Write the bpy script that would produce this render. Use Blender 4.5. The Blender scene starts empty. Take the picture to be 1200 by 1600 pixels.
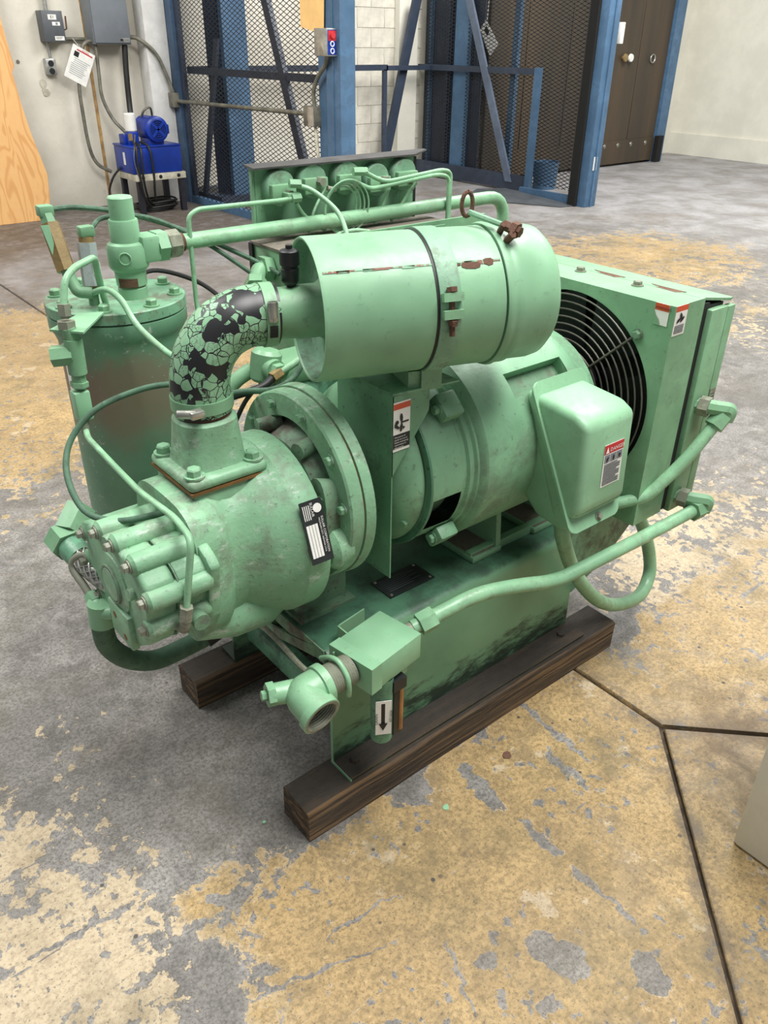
import bpy, bmesh, math, random
from mathutils import Vector, Matrix
random.seed(7)
SC = bpy.context.scene
COL = SC.collection
V = Vector
PI = math.pi

# ------------------------------------------------------------------ camera
YAW, PITCH, ROLL = math.radians(50.35), math.radians(30.5), math.radians(0.75)
fw = V((math.cos(PITCH) * math.cos(YAW), math.cos(PITCH) * math.sin(YAW), -math.sin(PITCH)))
rt0 = V((math.sin(YAW), -math.cos(YAW), 0))
up0 = rt0.cross(fw)
rt = rt0 * math.cos(ROLL) + up0 * math.sin(ROLL)
up = up0 * math.cos(ROLL) - rt0 * math.sin(ROLL)
cd = bpy.data.cameras.new('camera')
cam = bpy.data.objects.new('camera', cd)
COL.objects.link(cam)
cd.sensor_fit = 'HORIZONTAL'; cd.sensor_width = 36; cd.lens = 1250 / 1200 * 36
cd.clip_start = 0.02; cd.clip_end = 200
m = Matrix((rt, up, -fw)).transposed().to_4x4()
m.translation = V((-0.607, -0.966, 1.5))
cam.matrix_world = m
SC.camera = cam

# ------------------------------------------------------------------ light
SC.view_settings.view_transform = 'Standard'
SC.view_settings.look = 'None'
SC.view_settings.exposure = 0.0
SC.view_settings.gamma = 1.0
SC.cycles.use_adaptive_sampling = True; SC.cycles.adaptive_threshold = 0.02
SC.cycles.max_bounces = 5; SC.cycles.diffuse_bounces = 3; SC.cycles.glossy_bounces = 2; SC.cycles.transmission_bounces = 1
SC.view_settings.use_curve_mapping = False
w = bpy.data.worlds.new('world'); SC.world = w; w.use_nodes = True
bg = w.node_tree.nodes['Background']
bg.inputs[0].default_value = (0.98, 0.985, 1.0, 1); bg.inputs[1].default_value = 0.31

def area(name, loc, target, sx, sy, power, col=(1, 1, 1)):
    l = bpy.data.lights.new(name, 'AREA'); l.shape = 'RECTANGLE'; l.size = sx; l.size_y = sy
    l.energy = power; l.color = col
    o = bpy.data.objects.new(name, l); COL.objects.link(o); o.location = loc
    o.rotation_euler = (V(target) - V(loc)).to_track_quat('-Z', 'Y').to_euler()
    return o
area('roof_light_near', (1.2, -1.2, 5.6), (0.9, 0.2, 0), 2.8, 2.8, 500, (1, 0.985, 0.955))
area('roof_light_far', (6.5, 2.2, 5.6), (6.8, 3.6, 0), 3.5, 3.5, 700, (1, 0.985, 0.955))
area('roof_light_left', (-1.5, 3.6, 5.6), (0.6, 4.6, 0), 3.0, 3.0, 380, (1, 0.985, 0.955))

# ------------------------------------------------------------------ mesh builder
class MB:
    def __init__(s): s.bm = bmesh.new()
    def add(s, vs, fs, mi=0):
        bv = [s.bm.verts.new(v) for v in vs]; out = []
        for f in fs:
            try:
                fc = s.bm.faces.new([bv[i] for i in f]); fc.material_index = mi; out.append(fc)
            except ValueError: pass
        return bv, out
    def box(s, x0, x1, y0, y1, z0, z1, bev=0, seg=2, mi=0, M=None):
        vs = [V((x, y, z)) for x in (x0, x1) for y in (y0, y1) for z in (z0, z1)]
        if M is not None: vs = [M @ v for v in vs]
        bv, fs = s.add(vs, [(0, 1, 3, 2), (4, 6, 7, 5), (0, 4, 5, 1), (2, 3, 7, 6), (0, 2, 6, 4), (1, 5, 7, 3)], mi)
        if bev:
            es = list({e for f in fs for e in f.edges})
            bmesh.ops.bevel(s.bm, geom=es, offset=bev, segments=seg, affect='EDGES', profile=0.5)
        return s
    def prism(s, pts, vec, bev=0, seg=2, mi=0):
        vec = V(vec); a = [V(p) for p in pts]; n = len(a)
        bv, fs = s.add(a + [p + vec for p in a],
                       [tuple(range(n)), tuple(range(2 * n - 1, n - 1, -1))] + [(i, i + n, (i + 1) % n + n, (i + 1) % n) for i in range(n)], mi)
        if bev:
            es = list({e for f in fs for e in f.edges})
            bmesh.ops.bevel(s.bm, geom=es, offset=bev, segments=seg, affect='EDGES', profile=0.5)
        return s
    def lathe(s, o, d, prof, n=40, mi=0, skip=None, ph=0.0):
        o = V(o); d = V(d).normalized()
        u = d.cross(V((0, 0, 1)))
        if u.length < 1e-4: u = V((1, 0, 0))
        u.normalize(); v = u.cross(d)
        rings = []
        for (t, r) in prof:
            if r < 1e-6: rings.append([s.bm.verts.new(o + d * t)])
            else: rings.append([s.bm.verts.new(o + d * t + (u * math.cos(2 * PI * k / n + ph) + v * math.sin(2 * PI * k / n + ph)) * r) for k in range(n)])
        for i in range(len(rings) - 1):
            a, b = rings[i], rings[i + 1]
            for k in range(n):
                if skip and skip(i, (k + 0.5) * 360 / n): continue
                k2 = (k + 1) % n
                if len(a) == 1 and len(b) == 1: continue
                if len(a) == 1: q = [a[0], b[k], b[k2]]
                elif len(b) == 1: q = [a[k], b[0], a[k2]]
                else: q = [a[k], b[k], b[k2], a[k2]]
                f = s.bm.faces.new(q); f.material_index = mi
        return s
    def cyl(s, p, q, r, r2=None, n=20, mi=0, bev=0.0, ph=0.0):
        p = V(p); q = V(q); L = (q - p).length; r2 = r if r2 is None else r2
        if bev: pr = [(0, 0), (0, r - bev), (bev, r), (L - bev, r2), (L, r2 - bev), (L, 0)]
        else: pr = [(0, 0), (0, r), (L, r2), (L, 0)]
        return s.lathe(p, q - p, pr, n, mi, ph=ph)
    def hexa(s, p, q, r, mi=0): return s.cyl(p, q, r, n=6, mi=mi)
    def ring(s, o, d, R, r, n=48, k=8, mi=0):
        return s.lathe(o, d, [(r * math.sin(2 * PI * i / k), R + r * math.cos(2 * PI * i / k)) for i in range(k + 1)], n, mi)
    def tube(s, pts, r, n=12, fil=0.0, smooth=0, mi=0, cap=True, rads=None):
        P = [V(p) for p in pts]
        if fil:
            Q = [P[0]]
            for i in range(1, len(P) - 1):
                a = (P[i - 1] - P[i]); b = (P[i + 1] - P[i])
                f = min(fil, a.length * 0.45, b.length * 0.45)
                A = P[i] + a.normalized() * f; B = P[i] + b.normalized() * f
                for t in [j / 6 for j in range(7)]:
                    Q.append(A * (1 - t) ** 2 + P[i] * 2 * t * (1 - t) + B * t * t)
            Q.append(P[-1]); P = Q
        if smooth:
            Q = []; E = [P[0] * 2 - P[1]] + P + [P[-1] * 2 - P[-2]]
            for i in range(1, len(E) - 2):
                for j in range(smooth):
                    t = j / smooth
                    a, b, c, d = E[i - 1], E[i], E[i + 1], E[i + 2]
                    Q.append(0.5 * ((2 * b) + (c - a) * t + (2 * a - 5 * b + 4 * c - d) * t * t + (3 * b - a - 3 * c + d) * t ** 3))
            Q.append(P[-1]); P = Q
        T = []
        for i in range(len(P)):
            a = P[max(i - 1, 0)]; b = P[min(i + 1, len(P) - 1)]; T.append((b - a).normalized())
        u = T[0].orthogonal().normalized(); rings = []
        for i, p in enumerate(P):
            if i:
                u = (T[i - 1].rotation_difference(T[i]) @ u); u = (u - T[i] * u.dot(T[i])).normalized()
            v = T[i].cross(u); rr = rads(i / (len(P) - 1)) if rads else r
            rings.append([s.bm.verts.new(p + (u * math.cos(2 * PI * k / n) + v * math.sin(2 * PI * k / n)) * rr) for k in range(n)])
        for i in range(len(rings) - 1):
            for k in range(n):
                f = s.bm.faces.new([rings[i][k], rings[i + 1][k], rings[i + 1][(k + 1) % n], rings[i][(k + 1) % n]]); f.material_index = mi
        if cap:
            for rg in (rings[0], rings[-1]):
                f = s.bm.faces.new(rg); f.material_index = mi
        return s
    def loft(s, secs, n=48, cap=True, mi=0):
        # secs: (origin, u, v, hu, hv, exponent)
        rings = []
        for (o, u, v, hu, hv, e) in secs:
            o, u, v = V(o), V(u), V(v); rg = []
            for k in range(n):
                a = 2 * PI * k / n; c, d = math.cos(a), math.sin(a)
                rg.append(s.bm.verts.new(o + u * hu * math.copysign(abs(c) ** (2 / e), c) + v * hv * math.copysign(abs(d) ** (2 / e), d)))
            rings.append(rg)
        for i in range(len(rings) - 1):
            for k in range(n):
                f = s.bm.faces.new([rings[i][k], rings[i + 1][k], rings[i + 1][(k + 1) % n], rings[i][(k + 1) % n]]); f.material_index = mi
        if cap:
            for rg in (rings[0], rings[-1]):
                f = s.bm.faces.new(rg); f.material_index = mi
        return s

MESHES = {}
def finish(name, mb, mats, ang=38):
    bm = mb.bm
    bmesh.ops.remove_doubles(bm, verts=bm.verts, dist=1e-6)
    bmesh.ops.recalc_face_normals(bm, faces=bm.faces)
    me = bpy.data.meshes.new(name); bm.to_mesh(me); bm.free()
    for mt in (mats if isinstance(mats, (list, tuple)) else [mats]): me.materials.append(mt)
    for p in me.polygons: p.use_smooth = True
    me.set_sharp_from_angle(angle=math.radians(ang))
    return me
def attach(o, parent):
    o.parent = parent
    t = parent.location if parent.parent is None else V((0, 0, 0))
    o.matrix_parent_inverse = Matrix.Translation(-t)
def part(name, mb, mats, parent, ang=38, label=None):
    o = bpy.data.objects.new(name, finish(name, mb, mats, ang)); COL.objects.link(o)
    attach(o, parent)
    if label: o['label'] = label
    return o
def thing(name, loc, label, cat, group=None):
    o = bpy.data.objects.new(name, None); COL.objects.link(o); o.location = loc; o.empty_display_size = 0.1
    o['label'] = label; o['category'] = cat
    if group: o['group'] = group
    return o
def solo(name, mb, mats, loc, label, cat, group=None, ang=38):
    me = finish(name, mb, mats, ang); me.transform(Matrix.Translation(-V(loc)))
    o = bpy.data.objects.new(name, me); COL.objects.link(o); o.location = loc
    o['label'] = label; o['category'] = cat
    if group: o['group'] = group
    return o
def struct(name, mb, mats, parent=None, ang=38):
    o = bpy.data.objects.new(name, finish(name, mb, mats, ang)); COL.objects.link(o)
    if parent: attach(o, parent)
    else: o['kind'] = 'structure'
    return o

# ------------------------------------------------------------------ materials
def lin(c):
    return tuple(((x / 12.92) if x <= 0.04045 else ((x + 0.055) / 1.055) ** 2.4) for x in [v / 255 for v in c]) + (1,)
class NT:
    def __init__(s, name):
        s.m = bpy.data.materials.new(name); s.m.use_nodes = True; s.t = s.m.node_tree; s.N = s.t.nodes
        s.b = s.N['Principled BSDF']; s.co = s.N.new('ShaderNodeTexCoord').outputs['Object']
    def L(s, a, b): s.t.links.new(a, b)
    def val(s, sock, v):
        if hasattr(v, 'links'): s.L(v, sock)
        else: sock.default_value = v
    def mapv(s, scale=(1, 1, 1), loc=(0, 0, 0), rot=(0, 0, 0), vec=None):
        n = s.N.new('ShaderNodeMapping'); n.inputs['Location'].default_value = loc; n.inputs['Rotation'].default_value = rot
        n.inputs['Scale'].default_value = scale; s.L(vec or s.co, n.inputs[0]); return n.outputs[0]
    def noise(s, scale=5, detail=5, rough=0.6, vec=None, dist=0.0, col=False):
        n = s.N.new('ShaderNodeTexNoise'); n.inputs['Scale'].default_value = scale; n.inputs['Detail'].default_value = detail
        n.inputs['Roughness'].default_value = rough; n.inputs['Distortion'].default_value = dist; s.L(vec or s.co, n.inputs['Vector'])
        return n.outputs['Color' if col else 'Fac']
    def vor(s, scale=5, feat='F1', vec=None, out='Distance', rnd=1.0):
        n = s.N.new('ShaderNodeTexVoronoi'); n.feature = feat; n.inputs['Scale'].default_value = scale
        n.inputs['Randomness'].default_value = rnd; s.L(vec or s.co, n.inputs['Vector']); return n.outputs[out]
    def ramp(s, v, a, b, lo=0.0, hi=1.0):
        n = s.N.new('ShaderNodeMapRange'); n.interpolation_type = 'SMOOTHSTEP'
        n.inputs['From Min'].default_value = a; n.inputs['From Max'].default_value = b
        n.inputs['To Min'].default_value = lo; n.inputs['To Max'].default_value = hi; s.L(v, n.inputs[0]); return n.outputs[0]
    def math(s, op, a, b=0.0, c=None):
        n = s.N.new('ShaderNodeMath'); n.operation = op; s.val(n.inputs[0], a); s.val(n.inputs[1], b)
        if c is not None: s.val(n.inputs[2], c)
        return n.outputs[0]
    def mix(s, f, a, b, mode='MIX'):
        n = s.N.new('ShaderNodeMix'); n.data_type = 'RGBA'; n.blend_type = mode; n.clamp_factor = True
        s.val(n.inputs['Factor'], f); s.val(n.inputs['A'], a); s.val(n.inputs['B'], b); return n.outputs['Result']
    def sep(s, vec=None):
        n = s.N.new('ShaderNodeSeparateXYZ'); s.L(vec or s.co, n.inputs[0]); return n.outputs
    def normal_z(s):
        n = s.N.new('ShaderNodeNewGeometry'); q = s.N.new('ShaderNodeSeparateXYZ'); s.L(n.outputs['Normal'], q.inputs[0]); return q.outputs[2]
    def out(s, col, rough=0.5, metal=0.0, bump=None, bs=0.3, bd=0.002, spec=None):
        s.val(s.b.inputs['Base Color'], col); s.val(s.b.inputs['Roughness'], rough); s.val(s.b.inputs['Metallic'], metal)
        if spec is not None: s.b.inputs['Specular IOR Level'].default_value = spec
        if bump is not None:
            n = s.N.new('ShaderNodeBump'); n.inputs['Strength'].default_value = bs; n.inputs['Distance'].default_value = bd
            s.L(bump, n.inputs['Height']); s.L(n.outputs[0], s.b.inputs['Normal'])
        return s.m

def paint(name, col, dirt=0.35, dcol=(84, 84, 70), rust=0.0, rough=0.45, sc=1.0, bump=0.15, dust=0.0, lite=0.25, scuff=0.0):
    n = NT(name); c = lin(col)
    big = n.noise(3.2 * sc, 3, 0.62); mid = n.noise(14 * sc, 5, 0.68, dist=0.4); fine = n.noise(70 * sc, 2, 0.6)
    k = n.mix(n.ramp(big, 0.35, 0.68), c, lin([min(255, x * 1.14 + 8) for x in col]))
    k = n.mix(n.math('MULTIPLY', n.ramp(mid, 0.5, 0.72), lite), k, lin([min(255, x * 1.2 + 14) for x in col]))
    dm = n.math('MULTIPLY', n.ramp(n.math('ADD', n.math('MULTIPLY', mid, 0.6), n.math('MULTIPLY', big, 0.45)), 0.5, 0.66), dirt)
    k = n.mix(dm, k, lin(dcol))
    sp = n.math('MULTIPLY', n.ramp(fine, 0.63, 0.72), dirt * 0.8)
    k = n.mix(sp, k, lin([x * 0.75 for x in dcol]))
    if dust:
        k = n.mix(n.math('MULTIPLY', n.math('MULTIPLY', n.ramp(n.normal_z(), 0.4, 0.95), n.ramp(mid, 0.3, 0.6)), dust), k, lin((98, 92, 82)))
    if scuff:
        sn = n.noise(30, 5, 0.75, n.mapv((0.6, 1, 1.4))); k = n.mix(n.math('MULTIPLY', n.math('MULTIPLY', n.ramp(sn, 0.56, 0.66), n.ramp(big, 0.46, 0.56)), scuff), k, lin((186, 198, 186)))
    if rust:
        rn = n.noise(9 * sc, 8, 0.72)
        k = n.mix(n.ramp(rn, 0.74 - rust, 0.75 - rust), k, lin((104, 62, 42)))
    return n.out(k, n.ramp(mid, 0.3, 0.8, rough - 0.06, rough + 0.18), 0, fine, bump, 0.002)
def plain(name, col, rough=0.5, metal=0.0, var=0.15, sc=12, bump=0.1):
    n = NT(name); q = n.noise(sc, 6, 0.65)
    k = n.mix(n.ramp(q, 0.35, 0.7), lin([x * (1 - var) for x in col]), lin([min(255, x * (1 + var)) for x in col]))
    return n.out(k, rough, metal, q, bump, 0.002)

GREEN = (107, 148, 114)
M = {}
M['green'] = paint('green_paint', GREEN, 0.3)
M['clean'] = paint('green_paint_clean', (117, 160, 126), 0.2, (92, 100, 84), rough=0.43, bump=0.06)
M['cast'] = paint('green_cast', (113, 155, 122), 0.55, (104, 98, 90), rust=0.03, rough=0.5, sc=1.6, bump=0.4, lite=0.5, scuff=0.7)
M['grimy'] = paint('green_grimy', (92, 124, 98), 0.95, (96, 88, 80), rough=0.6, sc=1.5, bump=0.4)
M['deck'] = paint('green_deck', (78, 122, 96), 0.8, (46, 58, 48), rough=0.42, sc=1.3)
def mk_base():
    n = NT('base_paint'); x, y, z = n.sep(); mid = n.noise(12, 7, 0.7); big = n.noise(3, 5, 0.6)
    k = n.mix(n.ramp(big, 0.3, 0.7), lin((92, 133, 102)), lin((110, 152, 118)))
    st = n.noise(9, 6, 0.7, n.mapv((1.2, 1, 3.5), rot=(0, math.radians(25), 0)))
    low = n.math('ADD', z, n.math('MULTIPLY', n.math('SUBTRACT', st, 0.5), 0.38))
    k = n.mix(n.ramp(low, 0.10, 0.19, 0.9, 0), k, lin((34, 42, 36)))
    tp = n.ramp(n.math('ADD', z, n.math('MULTIPLY', n.math('SUBTRACT', mid, 0.5), 0.02)), 0.395, 0.404)
    k = n.mix(n.math('MULTIPLY', tp, 0.85), k, n.mix(n.ramp(mid, 0.4, 0.62), lin((66, 108, 86)), lin((44, 64, 54))))
    return n.out(k, 0.42, 0, mid, 0.12, 0.003)
M['base'] = mk_base()
M['guard'] = paint('green_guard', (98, 141, 110), 0.6, (60, 76, 64), rough=0.5, sc=1.6)
M['motor'] = paint('green_motor', (106, 148, 116), 0.5, (88, 90, 78), rough=0.45, sc=1.2)
M['dustgreen'] = paint('green_strap', (112, 150, 124), 0.6, (96, 96, 84), rough=0.5, sc=3)
M['dust'] = paint('grey_dust', (104, 98, 88), 0.6, (70, 66, 58), rough=0.8, sc=2)
M['pipe'] = paint('green_pipe', (120, 163, 128), 0.4, (90, 92, 74), rust=0.03, rough=0.38, sc=2)
M['dkgreen'] = paint('green_dark_hose', (62, 92, 72), 0.6, (44, 54, 46), rough=0.7, sc=3)
M['steel'] = plain('zinc_steel', (168, 168, 160), 0.35, 0.85)
M['dull'] = paint('dull_fitting', (120, 124, 108), 0.6, (88, 84, 70), rough=0.5, sc=3)
M['greysol'] = paint('grey_valve', (142, 150, 150), 0.4, (100, 104, 100), rough=0.45, sc=3)
M['rust'] = paint('rust', (90, 62, 48), 0.6, (58, 42, 34), rough=0.85, sc=3, bump=0.6)
M['brass'] = paint('weathered_brass', (120, 100, 60), 0.5, (80, 72, 50), rough=0.45, sc=3)
M['black'] = plain('black_plastic', (26, 28, 30), 0.4)
M['void'] = plain('black_interior', (12, 13, 13), 0.9)
M['hood'] = plain('dark_grey_hood', (66, 66, 66), 0.45)
M['blackhose'] = plain('black_hose', (30, 31, 30), 0.5)
M['white'] = plain('white_label', (226, 226, 220), 0.5, var=0.03)
M['ink'] = plain('black_ink', (22, 22, 24), 0.5, var=0.05)
M['plate'] = plain('dark_nameplate', (34, 40, 40), 0.4, var=0.2)
M['red'] = plain('label_red', (188, 44, 48), 0.5, var=0.05)
M['orange'] = plain('label_orange', (196, 78, 44), 0.5, var=0.05)
M['amber'] = plain('amber_tube', (150, 104, 58), 0.3)
M['gasket'] = plain('brown_gasket', (120, 84, 42), 0.8)
M['braid'] = plain('steel_braid', (150, 156, 148), 0.35, 0.7, 0.3, 90)
M['core'] = plain('black_fin_core', (26, 28, 27), 0.7)
M['fanblade'] = plain('black_fan', (20, 21, 22), 0.5)
M['wire'] = plain('grey_guard_wire', (88, 86, 78), 0.45, 0.3)

# flaked paint on black rubber
def mk_flake():
    n = NT('flaking_paint_rubber')
    vec = n.mapv((1, 1, 1))
    wob = n.N.new('ShaderNodeVectorMath'); wob.operation = 'MULTIPLY_ADD'
    n.L(n.noise(14, 3, 0.5, vec, col=True), wob.inputs[0]); wob.inputs[1].default_value = (0.035, 0.035, 0.035); n.L(vec, wob.inputs[2])
    wv = wob.outputs[0]
    e1 = n.vor(58, 'DISTANCE_TO_EDGE', wv); e2 = n.vor(120, 'DISTANCE_TO_EDGE', wv)
    cell = n.vor(58, 'F1', wv, 'Color'); cs = n.N.new('ShaderNodeSeparateColor'); n.L(cell, cs.inputs[0])
    fx, fy, fz = n.sep(); rho = n.math('SQRT', n.math('ADD', n.math('POWER', n.math('SUBTRACT', fx, 0.10), 2.0), n.math('POWER', n.math('SUBTRACT', fz, 0.955), 2.0)))
    rho = n.math('ADD', rho, n.math('MULTIPLY', n.math('SUBTRACT', fy, 0.26), 0.8))
    rb = n.math('MAXIMUM', n.math('MULTIPLY', n.math('SUBTRACT', rho, 0.153), 6.0), n.math('MULTIPLY', n.math('SUBTRACT', 0.100, rho), 4.0))
    big = n.math('ADD', n.noise(13, 2, 0.5, n.mapv((1, 1, 1), loc=(0.3, 0.7, 0.1))), n.math('MINIMUM', rb, 0.18))
    patch = n.math('GREATER_THAN', n.math('ADD', big, n.math('MULTIPLY', n.math('SUBTRACT', cs.outputs[0], 0.5), 0.16)), 0.525)
    crack = n.math('MULTIPLY', n.ramp(e1, 0.025, 0.05), n.ramp(n.math('ADD', e2, n.math('MULTIPLY', cs.outputs[1], 0.12)), 0.035, 0.075))
    msk = n.math('MULTIPLY', patch, crack)
    g = n.mix(n.ramp(n.noise(20, 5, 0.6), 0.4, 0.7), lin((120, 164, 128)), lin((138, 178, 144)))
    k = n.mix(msk, lin((24, 25, 28)), g)
    return n.out(k, n.mix(msk, (0.42,) * 3 + (1,), (0.4,) * 3 + (1,)), 0, msk, 0.5, 0.0015)
M['flake'] = mk_flake()

# separator tank: soot-brown stain band
def mk_tank():
    n = NT('tank_paint'); x, y, z = n.sep()
    mid = n.noise(7, 7, 0.7); big = n.noise(3, 5, 0.6)
    k = n.mix(n.ramp(big, 0.35, 0.65), lin((92, 136, 108)), lin((110, 154, 124)))
    zz = n.math('ADD', z, n.math('MULTIPLY', n.math('SUBTRACT', mid, 0.5), 0.22))
    band = n.math('MULTIPLY', n.ramp(zz, 0.68, 0.80), n.ramp(zz, 0.87, 0.95, 1, 0))
    xx = n.math('ADD', n.math('SUBTRACT', x, n.math('MULTIPLY', y, 0.35)), n.math('MULTIPLY', big, 0.1))
    band = n.math('MULTIPLY', band, n.ramp(xx, -0.30, -0.12, 0.95, 0.75))
    k = n.mix(band, k, lin((138, 116, 100)))
    k = n.mix(n.math('MULTIPLY', n.ramp(n.noise(60, 4, 0.7), 0.6, 0.68), n.ramp(big, 0.5, 0.6)), k, lin((186, 196, 186)))
    return n.out(k, 0.5, 0, mid, 0.12, 0.003)
M['tank'] = mk_tank()

# filter seam: rust showing through the paint
def mk_seam():
    n = NT('seam_rust'); q = n.noise(26, 6, 0.7, n.mapv((1, 1, 0.6)))
    k = n.mix(n.ramp(q, 0.49, 0.53), lin((116, 158, 128)), lin((112, 66, 50)))
    return n.out(k, 0.6, 0, q, 0.3, 0.002)
M['seam'] = mk_seam()

def mk_wood(name, a, b, g, axis_scale, rough=0.75, knots=False):
    n = NT(name)
    vec = n.mapv(axis_scale)
    q = n.noise(3.0, 7, 0.65, vec, dist=1.2); f = n.noise(16, 5, 0.7, vec)
    k = n.mix(n.ramp(q, 0.3, 0.7), lin(a), lin(b))
    k = n.mix(n.math('MULTIPLY', n.ramp(f, 0.5, 0.66), 0.7), k, lin(g))
    return n, k, q, f
def mk_timber():
    n, k, q, f = mk_wood('old_timber', (42, 37, 33), (88, 74, 58), (20, 19, 18), (0.8, 9, 14))
    k = n.mix(n.math('MULTIPLY', n.ramp(n.noise(5, 6, 0.6, n.mapv((0.5, 6, 22))), 0.50, 0.60), 0.75), k, lin((128, 102, 72)))
    k = n.mix(n.math('MULTIPLY', n.ramp(n.normal_z(), 0.5, 0.9), 0.85), k, n.mix(n.noise(40, 5, 0.7), lin((28, 26, 24)), lin((66, 60, 54))))
    return n.out(k, 0.85, 0, f, 0.8, 0.004)
M['timber'] = mk_timber()
def mk_ply():
    n = NT('plywood')
    vec = n.mapv((3.2, 1, 0.9))
    q = n.noise(1.6, 2, 0.5, vec, dist=0.5)
    wv = n.math('SINE', n.math('MULTIPLY', q, 48.0))
    k = n.mix(n.ramp(wv, -0.2, 1.0), lin((214, 168, 108)), lin((200, 148, 88)))
    k = n.mix(n.math('MULTIPLY', n.ramp(n.noise(50, 3, 0.6, n.mapv((5, 1, 0.3))), 0.45, 0.7), 0.35), k, lin((198, 140, 82)))
    kn = n.vor(3.1, 'F1', n.mapv((1.2, 0.01, 0.8)))
    k = n.mix(n.ramp(kn, 0.05, 0.075, 1, 0), k, lin((104, 60, 34)))
    return n.out(k, 0.6, 0, q, 0.05)
M['ply'] = mk_ply()

def mk_wall():
    n = NT('painted_masonry'); q = n.noise(26, 6, 0.7); b = n.noise(1.3, 5, 0.6)
    k = n.mix(n.ramp(b, 0.3, 0.7), lin((198, 193, 178)), lin((220, 216, 203)))
    k = n.mix(n.math('MULTIPLY', n.ramp(n.noise(5, 6, 0.7), 0.62, 0.7), 0.5), k, lin((160, 148, 124)))
    return n.out(k, 0.8, 0, q, 0.6, 0.006)
M['wall'] = mk_wall()
M['block'] = plain('painted_block', (206, 202, 188), 0.8, var=0.05, sc=8, bump=0.5)
M['seamcaulk'] = plain('caulk_seam', (168, 134, 84), 0.8)
M['whitewall'] = plain('white_wall', (218, 216, 203), 0.75, var=0.025, sc=3, bump=0.1)
M['bluepaint'] = paint('blue_paint', (62, 92, 120), 0.3, (30, 38, 52), rough=0.5, sc=0.8)
M['navypaint'] = paint('navy_paint', (42, 52, 68), 0.4, (22, 28, 38), rough=0.5, sc=0.8)
M['shadedblue'] = paint('blue_paint_shaded', (52, 74, 98), 0.3, (30, 38, 52), rough=0.5, sc=0.8)  # blue paint with the far left post's shade put into its colour
M['lightsteel'] = paint('grey_blue_steel', (82, 94, 112), 0.3, (60, 66, 76), rough=0.5)
M['mesh'] = plain('dark_mesh_wire', (34, 36, 40), 0.5)
M['hpublue'] = plain('bright_blue_enamel', (11, 50, 146), 0.35, var=0.12, sc=4)
M['greybox'] = plain('grey_enamel', (116, 122, 128), 0.45, var=0.06, sc=3)
M['dkbox'] = plain('dark_grey_box', (78, 82, 86), 0.45, var=0.1, sc=4)
M['conduit'] = plain('grey_conduit', (112, 110, 98), 0.5, 0.2)
M['alu'] = plain('aluminium', (170, 172, 168), 0.35, 0.6)
M['creamsteel'] = plain('cream_steel', (186, 182, 164), 0.5, var=0.12)
M['blacksteel'] = plain('black_steel', (28, 29, 38), 0.5)
M['yellow'] = plain('orange_yellow_sheet', (244, 200, 130), 0.5, var=0.03)
M['brown'] = None
def mk_brown():
    n = NT('brown_door_steel'); q = n.noise(2.2, 5, 0.6, n.mapv((1.2, 1, 0.12)))
    k = n.mix(n.ramp(q, 0.3, 0.7), lin((50, 45, 39)), lin((74, 61, 45)))
    return n.out(k, 0.6, 0, q, 0.05)
M['brown'] = mk_brown()
def mk_wpost():
    n = NT('white_rusted_post'); q = n.noise(2.4, 7, 0.7); k = n.mix(n.ramp(n.noise(6, 5, 0.6), 0.3, 0.7), lin((206, 206, 202)), lin((228, 228, 224)))
    k = n.mix(n.ramp(q, 0.6, 0.7), k, lin((150, 104, 66)))
    return n.out(k, 0.65, 0, q, 0.2)
M['wpost'] = mk_wpost()

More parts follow.
